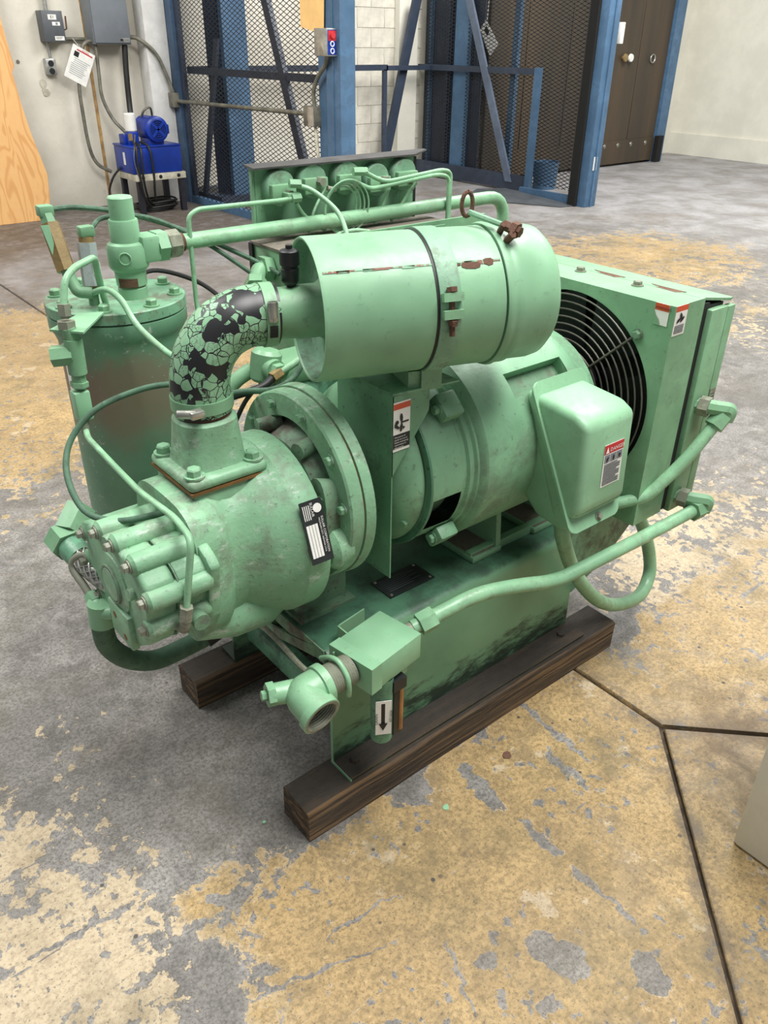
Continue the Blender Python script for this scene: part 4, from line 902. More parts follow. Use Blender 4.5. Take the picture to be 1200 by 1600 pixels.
# --- guard / filter stand
gd = part('coupling_guard', MB().box(0.300, 0.303, 0.107, 0.283, 0.508, 0.925).prism([(0.300, 0.107, 0.9245), (0.452, 0.085, 0.9245), (0.452, 0.30, 0.9245), (0.300, 0.30, 0.9245)], (0, 0, 0.004)).prism([(0.3005, 0.107, 0.923), (0.394, 0.107, 0.923), (0.394, 0.107, 0.873), (0.3005, 0.107, 0.75)], (0, 0.003, 0)), M['guard'], CP, 20)
its = [('r', 0.0, 0.088, 0.042, 0.012, 'orange'), ('r', 0.0, 0.006, 0.042, 0.030, 'ink'), ('p', ell2(0.019, 0.070, 0.0035, 0.009, 0.1), 'ink'), ('p', ell2(0.019, 0.050, 0.0035, 0.009, -0.1), 'ink'), ('r', 0.019, 0.0585, 0.019, 0.003, 'ink'), ('p', circle2(0.008, 0.062, 0.0045), 'ink'),
       ('p', [(0.002, 0.060), (0.008, 0.057), (0.015, 0.050), (0.012, 0.047), (0.002, 0.053)], 'ink'), ('p', [(0.022, 0.052), (0.029, 0.049), (0.024, 0.044)], 'ink')]
for i, s_ in enumerate(('Disconnect all', 'power at source,', 'before attempting', 'maintenance or', 'adjustments.')): its.append(('t', s_, 0.002, 0.0295 - 0.0055 * i, 0.0048, 'white'))
sticker('warning_label', gd, (0.3015, 0.1062, 0.807), X_, Z_, 0.042, 0.103, 'white', its, 0.001)

# --- motor
def mskip(i, a):
    # openings in the endbell and the top louvre; angle measured in lathe space
    return False
def ang_of(k_, n_): return (k_ + 0.5) * 360 / n_
mt = MB()
NM = 96
# lathe basis: d = +X -> u = X x Z = (0,-1,0), v = u x d = (0,0,1): angle 0 faces the viewer side (-y), 90 is up
prof = [(0.945, 0.0), (0.945, 0.13), (0.938, 0.175), (0.92, 0.195), (0.88, 0.205), (0.86, 0.215), (0.845, 0.224), (0.815, 0.226), (0.63, 0.226), (0.518, 0.226), (0.512, 0.222), (0.506, 0.21), (0.500, 0.21), (0.496, 0.203), (0.484, 0.203), (0.480, 0.196), (0.470, 0.196), (0.466, 0.199), (0.388, 0.197), (0.380, 0.193), (0.380, 0.150)]
def sk(i, a):
    if i == 7 and 37.0 < a < 52.9: return True
    if i == 17 and (327 < a < 354 or 147 < a < 174): return True
    return False
mt.lathe((0, AY, AZ), X_, prof, NM, skip=sk)
mo = part('motor', mt, M['motor'], CP, 30)
part('stator', MB().cyl((0.40, AY, AZ), (0.47, AY, AZ), 0.160, n=48).cyl((0.58, AY, AZ), (0.86, AY, AZ), 0.198, n=48), [M['grimy']], mo)
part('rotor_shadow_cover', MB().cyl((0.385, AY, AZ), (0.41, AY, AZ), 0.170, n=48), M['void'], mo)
# louvre reveal
rv = MB()
def cy(x, a, r): return V((x, AY - r * math.cos(math.radians(a)), AZ + r * math.sin(math.radians(a))))
for a in (37.5, 52.5): rv.add([cy(0.63, a, 0.226), cy(0.815, a, 0.226), cy(0.815, a, 0.199), cy(0.63, a, 0.199)], [(0, 1, 2, 3)])
for x in (0.6301, 0.8149): rv.add([cy(x, 37.5, 0.226), cy(x, 52.5, 0.226), cy(x, 52.5, 0.199), cy(x, 37.5, 0.199)], [(0, 1, 2, 3)])
part('louvre_frame', rv, M['motor'], mo)
part('drive_endbell', MB().lathe((0, AY, AZ), X_, [(0.306, 0.05), (0.306, 0.10), (0.318, 0.135), (0.335, 0.165), (0.352, 0.180), (0.366, 0.184), (0.374, 0.182), (0.379, 0.172), (0.379, 0.15)], 72), M['motor'], mo)
part('split_ring', MB().lathe((0, AY, AZ), X_, [(0.3785, 0.186), (0.3785, 0.198), (0.3825, 0.2)], 72), M['deck'], mo)
for a in (46, -44, 134, 226):
    c_ = cy(0.452, a, 0.213); R_ = Matrix.Translation(c_) @ Matrix.Rotation(math.radians(a), 4, 'X') 
    lug = MB().box(-0.022, 0.03, -0.018, 0.014, -0.028, 0.028, bev=0.006, M=Matrix.Translation(c_) @ Matrix.Rotation(math.radians(-a), 4, 'X'))
    part('endbell_lug', lug, M['motor'], mo); bolt(mo, cy(0.430, a, 0.215), (-1, 0, 0), 0.010, 0.012, 'motor')
bolt(mo, cy(0.352, -28, 0.168), (-1, -0.4, -0.2), 0.010, 0.014, 'motor')
for y0, y1, sgn in ((0.135, 0.255, 1), (0.285, 0.405, -1)):
    for x0 in (0.588, 0.808):
        pad = MB().box(x0, x0 + 0.10, y0, y1, 0.4065, 0.424, bev=0.004)
        ys = y0 if sgn > 0 else y1
        pad.prism([(x0 + 0.082, ys + 0.004 * sgn, 0.42), (x0 + 0.082, ys + 0.015 * sgn, 0.56), (x0 + 0.082, ys + 0.115 * sgn, 0.52), (x0 + 0.082, ys + 0.115 * sgn, 0.42)], (0.016, 0, 0))
        part('foot', pad, M['motor'], mo)
        part('foot_dust', MB().box(x0 + 0.006, x0 + 0.08, y0 + 0.006, y1 - 0.006, 0.4235, 0.4248), M['dust'], mo)
    part('foot_rail', MB().box(0.59, 0.91, y0 + 0.012, y0 + 0.03, 0.4065, 0.43) if sgn > 0 else MB().box(0.59, 0.91, y1 - 0.03, y1 - 0.012, 0.4065, 0.43), M['motor'], mo)
part('foot_bolt', MB().lathe((0.625, 0.165, 0.4245), Z_, [(0, 0.010), (0.003, 0.009), (0.003, 0)], 14), M['deck'], mo)
part('motor_belly', MB().prism([(0.53, 0.12, 0.56), (0.53, 0.20, 0.48), (0.53, 0.34, 0.48), (0.53, 0.42, 0.56)], (0.38, 0, 0)), M['grimy'], mo)

# terminal box, split along a slanting flange
def rprism(poly, x0, x1, bev, seg=4): return MB().prism([(x0, y, z) for y, z in poly], (x1 - x0, 0, 0), bev=bev, seg=seg)
tb = part('terminal_box', rprism([(.066, .842), (-.072, .572), (-.04, .556), (.03, .562), (.075, .60), (.12, .66), (.12, .80)], .668, .826, .018), M['clean'], mo)
part('terminal_cover', rprism([(.10, .852), (-.046, .840), (-.080, .822), (-.089, .622), (-.078, .602), (-.02, .58)], .664, .830, .016, 4), M['clean'], mo, 60)
fd = V((0, -.075 - .07, .57 - .855)).normalized(); fnm = V((0, -fd.z, fd.y)); fnm = V((0, fd.z, -fd.y))
ftop = V((.747, .079, .872)); fl_len = 0.345; loop_ = []
hw = 0.090; cr_ = 0.022
for (cx, cs, a0) in ((hw - cr_, cr_, -90), (hw - cr_, fl_len - cr_, 0), (-hw + cr_, fl_len - cr_, 90), (-hw + cr_, cr_, 180)):
    for k in range(6):
        a = math.radians(a0 + 18 * k); loop_.append(ftop + X_ * (cx + cr_ * math.cos(a)) + fd * (cs + cr_ * math.sin(a)))
part('terminal_flange', MB().prism(loop_, fnm * 0.006, bev=0.0015, seg=1), M['clean'], mo)
bolt(mo, ftop + fd * (fl_len - 0.014) + X_ * 0.012 + fnm * 0.006, fnm, 0.007, 0.009, 'dull')
bolt(mo, ftop + fd * (fl_len - 0.014) + X_ * 0.012 - fnm * 0.000, -fnm, 0.007, 0.009, 'dull')
its = [('r', 0, 0.078, 0.066, 0.022, 'red'), ('t', 'DANGER', 0.0175, 0.0835, 0.0125, 'white'), ('p', [(0.003, 0.081), (0.015, 0.081), (0.009, 0.096)], 'white')]
for i in range(3): its += [('r', 0.003 + 0.021 * i, 0.058, 0.018, 0.018, 'greybox'), ('p', ell2(0.012 + 0.021 * i, 0.067, 0.005, 0.003, 0.7 + i), 'ink'), ('p', ell2(0.011 + 0.021 * i, 0.063, 0.002, 0.004, 0.3 * i), 'ink')]
for i in range(12): its.append(('r', 0.004, 0.052 - 0.0043 * i, 0.056 if i % 4 else 0.045, 0.0018, 'dkbox'))
sticker('danger_label', mo, (0.730, -0.0872, 0.666), X_, Z_ + V((0, 0.038, 0)), 0.066, 0.10, 'white', its, 0.001)

# --- cooler with fan
YC, ZC, RC = 0.24, 0.735, 0.246
SX, SY0, SY1, SZ0, SZ1 = 0.992, -0.030, 0.512, 0.442, 1.005
b = MB(); NH = 96; inner = []; outer = []
for k in range(NH):
    a = 2 * PI * k / NH; c, s_ = math.cos(a), math.sin(a)
    inner.append(b.bm.verts.new((SX, YC + RC * c, ZC + RC * s_)))
    tt = min(((SY1 - YC) / c if c > 1e-6 else 9), ((SY0 - YC) / c if c < -1e-6 else 9), ((SZ1 - ZC) / s_ if s_ > 1e-6 else 9), ((SZ0 - ZC) / s_ if s_ < -1e-6 else 9))
    outer.append(b.bm.verts.new((SX, YC + tt * c, ZC + tt * s_)))
inn2 = [b.bm.verts.new((SX + 0.02, YC + (RC - 0.004) * math.cos(2 * PI * k / NH), ZC + (RC - 0.004) * math.sin(2 * PI * k / NH))) for k in range(NH)]
cn = [b.bm.verts.new((SX, y, z)) for y, z in ((SY0, SZ0), (SY1, SZ0), (SY1, SZ1), (SY0, SZ1))]
cnb = [b.bm.verts.new((1.110, y, z)) for y, z in ((SY0, SZ0), (SY1, SZ0), (SY1, SZ1), (SY0, SZ1))]
for k in range(NH):
    k2 = (k + 1) % NH
    b.bm.faces.new([inner[k], inner[k2], outer[k2], outer[k]]); b.bm.faces.new([inner[k], inn2[k], inn2[k2], inner[k2]])
    # corner fill
    for ci, cv in enumerate(cn):
        p, q = outer[k].co, outer[k2].co
        if (abs(p.y - cv.co.y) < 1e-5 and abs(q.z - cv.co.z) < 1e-5) or (abs(p.z - cv.co.z) < 1e-5 and abs(q.y - cv.co.y) < 1e-5):
            if abs(p.y - q.y) > 1e-5 and abs(p.z - q.z) > 1e-5: b.bm.faces.new([outer[k], outer[k2], cv])
for i in range(4):
    j = (i + 1) % 4; b.bm.faces.new([cn[i], cn[j], cnb[j], cnb[i]])
co = part('cooler', b, M['green'], CP, 25)
part('core', MB().box(1.122, 1.20, SY0 + 0.004, SY1 + 0.02, 0.448, 0.982), M['core'], co)
part('core_end_tank', MB().box(1.130, 1.200, -0.042, -0.024, 0.440, 0.975, bev=0.003).box(1.205, 1.236, -0.040, -0.022, 0.452, 0.972, bev=0.002), M['green'], co)
part('core_end_tank', MB().box(1.126, 1.236, SY1, SY1 + 0.02, 0.448, 0.975, bev=0.003), M['green'], co)
part('top_cover', MB().prism([(1.10, -0.02, 0.9995), (1.215, -0.034, 0.983), (1.235, -0.028, 0.981), (1.235, 0.53, 0.981), (1.10, 0.53, 0.9995)], (0, 0, 0.006)), M['green'], co)
part('seal_strip', MB().box(1.106, 1.136, -0.0285, 0.512, 0.446, 0.99), M['core'], co)
for y in (0.41, 0.30, 0.13): bolt(co, (1.075, y, 1.005), Z_, 0.010, 0.012, 'dull')
for y in (0.24, 0.07): part('rust_patch', MB().prism([(1.095, y - 0.03, 1.0042), (1.118, y - 0.045, 1.0042), (1.118, y + 0.05, 1.0042), (1.108, y + 0.02, 1.0042), (1.10, y + 0.03, 1.0042)], (0, 0, 0.0012)), M['rust'], co)
fan = part('fan_hub', MB().cyl((1.035, YC, ZC), (1.075, YC, ZC), 0.065, n=28, bev=0.008), M['fanblade'], co)
for k in range(6):
    a0 = k * 60.0; bl = MB(); rws = []
    for j in range(7):
        r_ = 0.06 + 0.175 * j / 6; hwid = 24 + 5 * j / 6; row = []
        for q in range(5):
            a = math.radians(a0 + hwid * (q / 4 - 0.5) * 1.6); row.append((1.055 + 0.032 * (q / 4 - 0.5) * (1.2 - 0.3 * j / 6), YC + r_ * math.cos(a), ZC + r_ * math.sin(a)))
        rws.append(row)
    vs = [V(p) for r_ in rws for p in r_]
    bl.add(vs, [(j * 5 + q, j * 5 + q + 1, (j + 1) * 5 + q + 1, (j + 1) * 5 + q) for j in range(6) for q in range(4)])
    vs2 = [v + V((0.003, 0, 0)) for v in vs]
    bl.add(vs2, [(j * 5 + q, (j + 1) * 5 + q, (j + 1) * 5 + q + 1, j * 5 + q + 1) for j in range(6) for q in range(4)])
    part('fan_blade', bl, M['fanblade'], co)
for k in range(11):
    rr = 0.06 + (0.238 - 0.06) * k / 10
    part('guard_ring', MB().ring((0.984 - 0.014 * math.cos((rr / 0.25) * PI / 2), YC, ZC), X_, rr, 0.0022, 64, 6), M['wire'], co)
for k in range(4):
    a = math.radians(45 + 90 * k); c, s_ = math.cos(a), math.sin(a)
    part('guard_spoke', MB().tube([(0.968, YC + 0.06 * c, ZC + 0.06 * s_), (0.974, YC + 0.15 * c, ZC + 0.15 * s_), (0.982, YC + 0.235 * c, ZC + 0.235 * s_), (0.986, YC + 0.262 * c, ZC + 0.262 * s_)], 0.003, 8), M['wire'], co)
    bolt(co, (0.9915, YC + 0.264 * c, ZC + 0.264 * s_), (-1, 0, 0), 0.010, 0.010, 'grimy')
sticker('warning_label', co, (0.995, -0.0302, 0.937), X_, Z_, 0.046, 0.068, 'white', [('r', 0, 0.055, 0.046, 0.013, 'orange'), ('p', ell2(0.022, 0.044, 0.004, 0.009, 0.5), 'ink'), ('p', ell2(0.028, 0.036, 0.004, 0.009, -0.9), 'ink'), ('p', ell2(0.014, 0.035, 0.008, 0.004, 0.6), 'ink')] + [('r', 0.004, 0.022 - 0.004 * i, 0.036, 0.0014, 'dkbox') for i in range(5)], 0.0008)
sticker('torn_label', co, (0.9915, 0.020, 0.957), (0, -1, 0), Z_, 0.036, 0.048, 'white', [('r', 0.0, 0.032, 0.036, 0.016, 'orange'), ('t', 'WARNING', 0.001, 0.0355, 0.0085, 'ink'), ('p', [(0, 0), (0.018, 0), (0.014, 0.012), (0.004, 0.022), (0, 0.032)], 'green')], 0.0008)
sticker('rating_plate', co, (1.206, -0.0405, 0.69), X_, Z_, 0.024, 0.075, 'dull', [('r', 0.003, 0.06 - 0.008 * i, 0.018, 0.0015, 'ink') for i in range(7)], 0.001)

# --- cooler pipework
def pipe(name, pts, r, fil, parent, mat='pipe', n=18): return part(name, MB().tube(pts, r, n, fil=fil), M[mat], parent, 60)
lp_ = pipe('outlet_pipe', [(1.185, -0.09, 0.452), (0.894, -0.088, 0.456), (0.66, -0.06, 0.434), (0.55, -0.042, 0.462), (0.44, -0.022, 0.478), (0.345, -0.002, 0.456), (0.285, 0.012, 0.440)], 0.0165, 0.09, CP)
up_ = pipe('inlet_pipe', [(1.185, -0.09, 0.705), (1.105, -0.072, 0.612), (1.02, -0.035, 0.52), (0.97, 0.01, 0.50), (0.93, 0.07, 0.47)], 0.0155, 0.06, CP)
def fitting(parent, z, s=1.0):
    e = part('elbow_fitting', MB().tube([(1.16, -0.035, z), (1.175, -0.075, z), (1.205, -0.105, z - 0.004), (1.20, -0.10, z - 0.03)], 0.019 * s, 8, fil=0.02), M['green'], parent, 30)
    part('hex_nut', MB().hexa((1.162, -0.045, z), (1.168, -0.068, z), 0.025 * s), M['dull'], parent)
    return e
fitting(up_, 0.735); fitting(lp_, 0.478)
d_ = (V((1.105, -0.072, 0.612)) - V((1.185, -0.09, 0.705))).normalized()
part('pipe_nut', MB().hexa(V((1.195, -0.092, 0.716)), V((1.195, -0.092, 0.716)) + d_ * 0.035, 0.026), M['green'], up_)
part('pipe_nut', MB().hexa((1.20, -0.092, 0.452), (1.160, -0.09, 0.4525), 0.027), M['green'], lp_)
part('pipe_nut', MB().hexa((0.335, 0.0, 0.453), (0.300, 0.008, 0.443), 0.025), M['pipe'], lp_)
part('thread', MB().cyl((0.302, 0.008, 0.443), (0.268, 0.015, 0.434), 0.016, n=16), M['dull'], lp_)
part('drain_hose', MB().tube([(0.765, 0.04, 0.575), (0.785, 0.035, 0.48), (0.80, 0.03, 0.43), (0.835, 0.028, 0.36), (0.885, 0.025, 0.285), (0.955, 0.02, 0.205), (1.035, 0.018, 0.145), (1.115, 0.02, 0.112), (1.195, 0.03, 0.09), (1.255, 0.045, 0.092), (1.292, 0.062, 0.135), (1.275, 0.078, 0.225), (1.22, 0.09, 0.33), (1.15, 0.10, 0.42)], 0.019, 16, smooth=6), M['pipe'], CP, 60)

# --- moisture trap and outlet elbow
ta = math.radians(9.5); TM = Matrix.Translation((0.125, -0.056, 0)) @ Matrix.Rotation(ta, 4, 'Z')
tr = part('moisture_trap', MB().box(0, 0.148, 0, 0.114, 0.398, 0.461, bev=0.0025, M=TM).box(0.03, 0.12, 0.01, 0.10, 0.37, 0.40, bev=0.004, M=TM), M['clean'], CP)
part('trap_face', MB().box(-0.0035, 0.026, -0.0008, 0.1148, 0.397, 0.4616, M=TM), M['clean'], tr)
bw = TM @ V((0.052, 0.022, 0)); bz0, bz1 = 0.225, 0.40
part('bowl', MB().lathe((bw.x, bw.y, bz0), Z_, [(0, 0), (0, 0.018), (0.006, 0.023), (bz1 - bz0, 0.024)], 24), M['deck'], tr)
part('drain_cock', MB().cyl((bw.x + 0.01, bw.y, bz0 + 0.002), (bw.x + 0.012, bw.y, bz0 - 0.014), 0.008, n=10), M['rust'], tr)
part('sight_frame', MB().box(bw.x + 0.016, bw.x + 0.040, bw.y - 0.020, bw.y + 0.006, bz0 + 0.01, bz1 - 0.025, bev=0.002).box(bw.x + 0.012, bw.x + 0.046, bw.y - 0.024, bw.y + 0.008, bz1 - 0.04, bz1 - 0.012), M['black'], tr)
part('sight_glass', MB().cyl((bw.x + 0.036, bw.y - 0.018, bz0 + 0.02), (bw.x + 0.036, bw.y - 0.018, bz1 - 0.035), 0.006, n=10), M['amber'], tr)
nd = V((-0.50, -0.866, 0)); ud = V((0.866, -0.50, 0))
its = [('r', 0.0115, 0.030, 0.008, 0.055, 'ink'), ('p', [(0.006, 0.032), (0.025, 0.032), (0.0155, 0.012)], 'ink'), ('t', 'WATER', 0.0285, 0.068, 0.010, 'ink', -PI / 2), ('t', 'DRAIN', 0.0045, 0.030, 0.010, 'ink', PI / 2)]
sticker('drain_label', tr, V((bw.x, bw.y, bz0 + 0.035)) + nd * 0.0245 - ud * 0.0165, ud, Z_, 0.033, 0.092, 'white', its, 0.001)
na_ = TM @ V((-0.002, 0.060, 0.43))
el0 = V((0.038, 0.0035, 0.425)); od = V((0.06, -0.97, -0.22)).normalized()
nip = part('threaded_nipple', MB().lathe(V((na_.x, na_.y, 0.43)), V((el0.x - na_.x, el0.y - na_.y, -0.004)), [(v_ * 0.0025, 0.031 + (0.0012 if v_ % 2 else 0)) for v_ in range(27)], 28), M['dull'], tr)
part('u_bolt', MB().tube([(el0.x + 0.042, el0.y + 0.05, 0.440), (el0.x + 0.042, el0.y + 0.02, 0.462), (el0.x + 0.045, el0.y - 0.005, 0.466), (el0.x + 0.047, el0.y - 0.030, 0.445), (el0.x + 0.048, el0.y - 0.034, 0.415), (el0.x + 0.05, el0.y - 0.03, 0.395)], 0.0055, 10, smooth=5), M['pipe'], tr)
x0_ = V((na_.x, na_.y, 0.43)); xa = (V((el0.x, el0.y, 0.426)) - x0_).normalized(); ec = x0_ + xa * 0.112
ep = [x0_ + xa * 0.055, x0_ + xa * 0.075] + [ec - xa * 0.02 * (1 - t_) ** 2 + od * 0.022 * t_ * t_ for t_ in (0.0, 0.25, 0.5, 0.75, 1.0)] + [ec + od * 0.050]
eo = part('outlet_elbow', MB().tube([x0_ + xa * 0.066, x0_ + xa * 0.085, ec, ec + od * 0.03, ec + od * 0.05], 0.037, 28, fil=0.03, cap=False), M['pipe'], tr, 60)
part('elbow_band', MB().lathe(x0_ + xa * 0.060, xa, [(0, 0.031), (0, 0.042), (0.016, 0.042), (0.018, 0.036)], 30), M['pipe'], tr)
part('elbow_mouth', MB().lathe(ec + od * 0.042, od, [(0, 0.037), (0.002, 0.042), (0.018, 0.042), (0.019, 0.040), (0.019, 0.034)] + [(0.0, 0.0340)], 32), [M['pipe']], tr)
part('mouth_thread', MB().lathe(ec + od * 0.042, od, [(0.0192, 0.0396), (0.0192, 0.0338)] + [(0.018 - k * 0.0025, 0.0325 + (0.0014 if k % 2 else 0)) for k in range(18)] + [(-0.028, 0.0)], 32), M['dull'], tr)
part('side_plug', MB().cyl(ec - xa * 0.0 + V((-0.005, 0.02, 0)), ec + V((-0.048, 0.035, 0.004)), 0.023, 0.021, n=14).hexa(ec + V((-0.042, 0.034, 0.004)), ec + V((-0.056, 0.038, 0.005)), 0.024).hexa(ec + V((-0.056, 0.038, 0.005)), ec + V((-0.066, 0.041, 0.006)), 0.010), M['pipe'], tr)
zb = MB()
zp = [(0.092, 0.084), (0.150, 0.098), (0.150, 0.146), (0.225, 0.158)]; zp = [(a + 0.01, b_ - 0.045) for a, b_ in zp]
for (xa_, ya_), (xb_, yb_) in zip(zp[:-1], zp[1:]):
    dd = V((xb_ - xa_, yb_ - ya_, 0)).normalized(); nn_ = V((-dd.y, dd.x, 0)) * 0.003
    zb.prism([V((xa_, ya_, 0.395)) - dd * 0.002, V((xb_, yb_, 0.395)) + dd * 0.002, V((xb_, yb_, 0.452)) + dd * 0.002, V((xa_, ya_, 0.452)) - dd * 0.002], nn_)
part('mounting_bracket', zb, M['clean'], tr)

# --- separator tank
TX, TY, TZ, TR = 0.055, 0.77, 1.01, 0.150
tk = part('separator_tank', MB().lathe((TX, TY, 0), Z_, [(0.20, 0.0), (0.20, 0.11), (0.215, 0.128), (0.24, 0.136), (0.925, 0.136), (0.945, 0.142), (0.955, 0.149), (0.982, 0.149), (0.984, 0.145)], 72), M['tank'], CP)
part('lid_gasket', MB().cyl((TX, TY, 0.983), (TX, TY, 0.988), 0.144, n=60), M['ink'], tk)
ld = part('tank_lid', MB().lathe((TX, TY, 0), Z_, [(0.987, 0.14), (0.987, TR), (TZ - 0.002, TR), (TZ, TR - 0.002), (TZ, 0.0)], 72), paint('lid_paint', (102, 146, 116), 0.8, (104, 98, 86), rust=0.06, sc=2), tk)
for k in range(8):
    a = math.radians(12 + 45 * k); bolt(tk, (TX + 0.128 * math.cos(a), TY + 0.128 * math.sin(a), TZ), Z_, 0.0115, 0.016, 'green')
part('support_bracket', MB().box(0.13, 0.30, 0.515, 0.66, 0.33, 0.345).box(0.13, 0.14, 0.515, 0.66, 0.26, 0.34), M['deck'], tk)
part('tank_pad', MB().prism([(-0.082, 0.765, 0.955), (-0.083, 0.725, 0.945), (-0.083, 0.725, 0.80), (-0.081, 0.77, 0.82)], (0.004, 0, 0)), M['white'], tk)
# min-pressure valve on the lid
MX, MY = 0.082, 0.735
mv = part('pressure_valve', MB().lathe((MX, MY, 0), Z_, [(TZ, 0.031), (TZ + 0.022, 0.031), (TZ + 0.024, 0.0285), (TZ + 0.026, 0.0285), (TZ + 0.028, 0.032), (TZ + 0.058, 0.0335), (TZ + 0.064, 0.040), (TZ + 0.07, 0.0425), (TZ + 0.105, 0.0425), (TZ + 0.114, 0.039), (TZ + 0.118, 0.031), (TZ + 0.16, 0.0305), (TZ + 0.163, 0.029), (TZ + 0.163, 0.0255), (TZ + 0.205, 0.0255), (TZ + 0.208, 0.023), (TZ + 0.208, 0)], 44), M['clean'], CP)
part('cast_mark', MB().ring((MX - 0.022, MY - 0.0368, TZ + 0.09), (-0.5, -0.86, 0), 0.012, 0.0016, 24, 6), M['clean'], mv)
part('rust_patch', MB().lathe((MX, MY, 0), Z_, [(TZ + 0.028, 0.0332), (TZ + 0.046, 0.0336)], 44, skip=lambda i, a: not (92 < a < 165)), M['rust'], mv)
part('rust_ring', MB().ring((MX, MY, TZ + 0.027), Z_, 0.0285, 0.002, 40, 6), M['rust'], mv)
PZ, PY = 1.112, 0.725
part('side_outlet', MB().box(MX + 0.02, MX + 0.062, PY - 0.028, PY + 0.028, PZ - 0.028, PZ + 0.028, bev=0.008), M['clean'], mv)
part('outlet_hex', MB().hexa((MX + 0.058, PY, PZ), (MX + 0.082, PY, PZ), 0.034), M['clean'], mv)
part('outlet_nut', MB().cyl((MX + 0.082, PY, PZ), (MX + 0.116, PY, PZ), 0.030, n=8, bev=0.004), M['dull'], mv)
dp = part('discharge_pipe', MB().tube([(MX + 0.11, PY, PZ), (1.235, PY, PZ + 0.004), (1.235, PY, 0.60)], 0.0175, 20, fil=0.07), M['pipe'], CP, 60)
part('pipe_collar', MB().cyl((MX + 0.112, PY, PZ), (MX + 0.125, PY, PZ), 0.0195, n=20), M['rust'], dp)
# lid valves and small lines
rv_ = part('relief_valve', MB().hexa((-0.053, .735, 1.085), (-0.056, .775, 1.172), 0.020), M['brass'], CP)
part('cap', MB().hexa((-0.056, .775, 1.172), (-0.057, .783, 1.188), 0.015).box(-0.072, -0.042, .772, .80, 1.185, 1.207, bev=0.004), M['green'], rv_)
part('paint_skin', MB().prism([(-0.0745, .733, 1.12), (-0.0755, .77, 1.172), (-0.064, .755, 1.174), (-0.0655, .741, 1.14)], (-0.001, -0.001, 0)), M['clean'], rv_)
part('stem', MB().tube([(-0.053, .735, 1.088), (-0.048, .722, 1.06), (-0.045, .712, 1.045), (-0.02, .70, 1.042)], 0.012, 12, fil=0.015), M['green'], rv_)
part('line', MB().tube([(-0.057, .79, 1.196), (0.02, .82, 1.19), (0.13, .83, 1.165), (0.25, .80, 1.12), (0.36, .70, 1.06), (0.40, .64, 1.03)], 0.0055, 8, smooth=6), M['dkgreen'], rv_)
sv = part('solenoid_valve', MB().hexa((-0.008, .728, 1.05), (-0.001, .738, 1.135), 0.0195), M['greysol'], CP)
part('collar', MB().cyl((-0.001, .738, 1.135), (0.0, .739, 1.146), 0.015, n=14).cyl((-0.008, .728, 1.05), (-0.009, .727, 1.038), 0.016, n=14), M['brass'], sv)
part('head', MB().box(-0.014, 0.018, .726, .752, 1.146, 1.168, bev=0.005), M['green'], sv)
part('base', MB().cyl((-0.009, .727, 1.04), (-0.010, .727, TZ), 0.011, n=12), M['green'], sv)
sticker('tag', sv, (-0.006, .712, 1.075), (0.87, -0.5, 0), Z_, 0.016, 0.026, 'white', [('r', 0.003, 0.018 - 0.005 * i, 0.01, 0.0014, 'ink') for i in range(3)], 0.001)
part('line', MB().tube([(0.015, .742, 1.16), (0.06, .775, 1.172), (0.16, .78, 1.16), (0.27, .74, 1.10), (0.36, .66, 1.02), (0.385, .62, 1.0)], 0.005, 8, smooth=6), M['dkgreen'], sv)
dl = part('drain_leg', MB().tube([(-0.121, .58, 1.018), (-0.115, .58, .985), (-0.116, .58, .93)], 0.014, 12), M['green'], CP)
part('bracket_plate', MB().prism([(-0.15, .60, 1.011), (-0.105, .545, 1.011), (-0.02, .65, 1.011), (-0.065, .67, 1.011)], (0, 0, 0.004)), M['clean'], dl)
part('compression_nut', MB().hexa((-0.121, .585, 1.015), (-0.120, .586, 1.03), 0.018).hexa((-0.12, .586, 1.04), (-0.118, .588, 1.062), 0.013), M['dull'], dl)
part('tee', MB().cyl((-0.116, .58, .995), (-0.118, .58, .925), 0.018, n=14).hexa((-0.12, .58, .965), (-0.155, .60, .962), 0.021), M['green'], dl)
part('nut', MB().hexa((-0.118, .58, .925), (-0.12, .58, .895), 0.014).hexa((-0.119, .58, .908), (-0.12, .58, .898), 0.018), M['green'], dl)
part('orifice_block', MB().box(-0.138, -0.106, .566, .596, .828, .890, bev=0.004), M['clean'], dl)
part('lower_fitting', MB().cyl((-0.124, .58, .828), (-0.126, .58, .80), 0.009, n=10), M['dull'], dl)
part('line', MB().tube([(-0.118, .588, 1.06), (-0.104, .60, 1.102), (-0.076, .62, 1.117), (-0.018, .66, 1.122), (-0.012, .675, 1.10), (0.000, .70, 1.05), (0.012, .72, TZ)], 0.007, 10, fil=0.02), M['pipe'], dl)
part('line', MB().tube([(-0.022, .70, 1.042), (-0.004, .66, 1.055), (0.008, .62, 1.04), (0.014, .57, .998), (0.037, .50, .958), (0.06, .46, .94), (0.09, .43, .92)], 0.0065, 10, smooth=6), M['pipe'], dl)
# looping control lines round the air end
part('control_line', MB().tube([(-0.082, .235, .768), (-0.105, .243, .763), (-0.135, .262, .752), (-0.19, .302, .742), (-0.218, .38, .738), (-0.216, .45, .780), (-0.183, .50, .825), (-0.123, .50, .876), (-0.042, .48, .902), (0.02, .45, .91), (0.10, .42, .90)], 0.0062, 10, smooth=6), M['dkgreen'], CP)
cl = part('oil_line', MB().tube([(-0.126, .575, .805), (-0.132, .55, .798), (-0.133, .42, .787), (-0.138, .30, .786), (-0.128, .18, .783), (-0.140, .096, .786), (-0.168, .091, .655), (-0.171, .094, .63)], 0.0062, 10, fil=0.025), M['pipe'], CP)
part('end_nut', MB().hexa((-0.167, .091, .662), (-0.172, .093, .635), 0.0125).tube([(-0.172, .093, .635), (-0.173, .096, .612), (-0.172, .13, .605)], 0.010, 10, fil=0.012), M['dull'], cl)
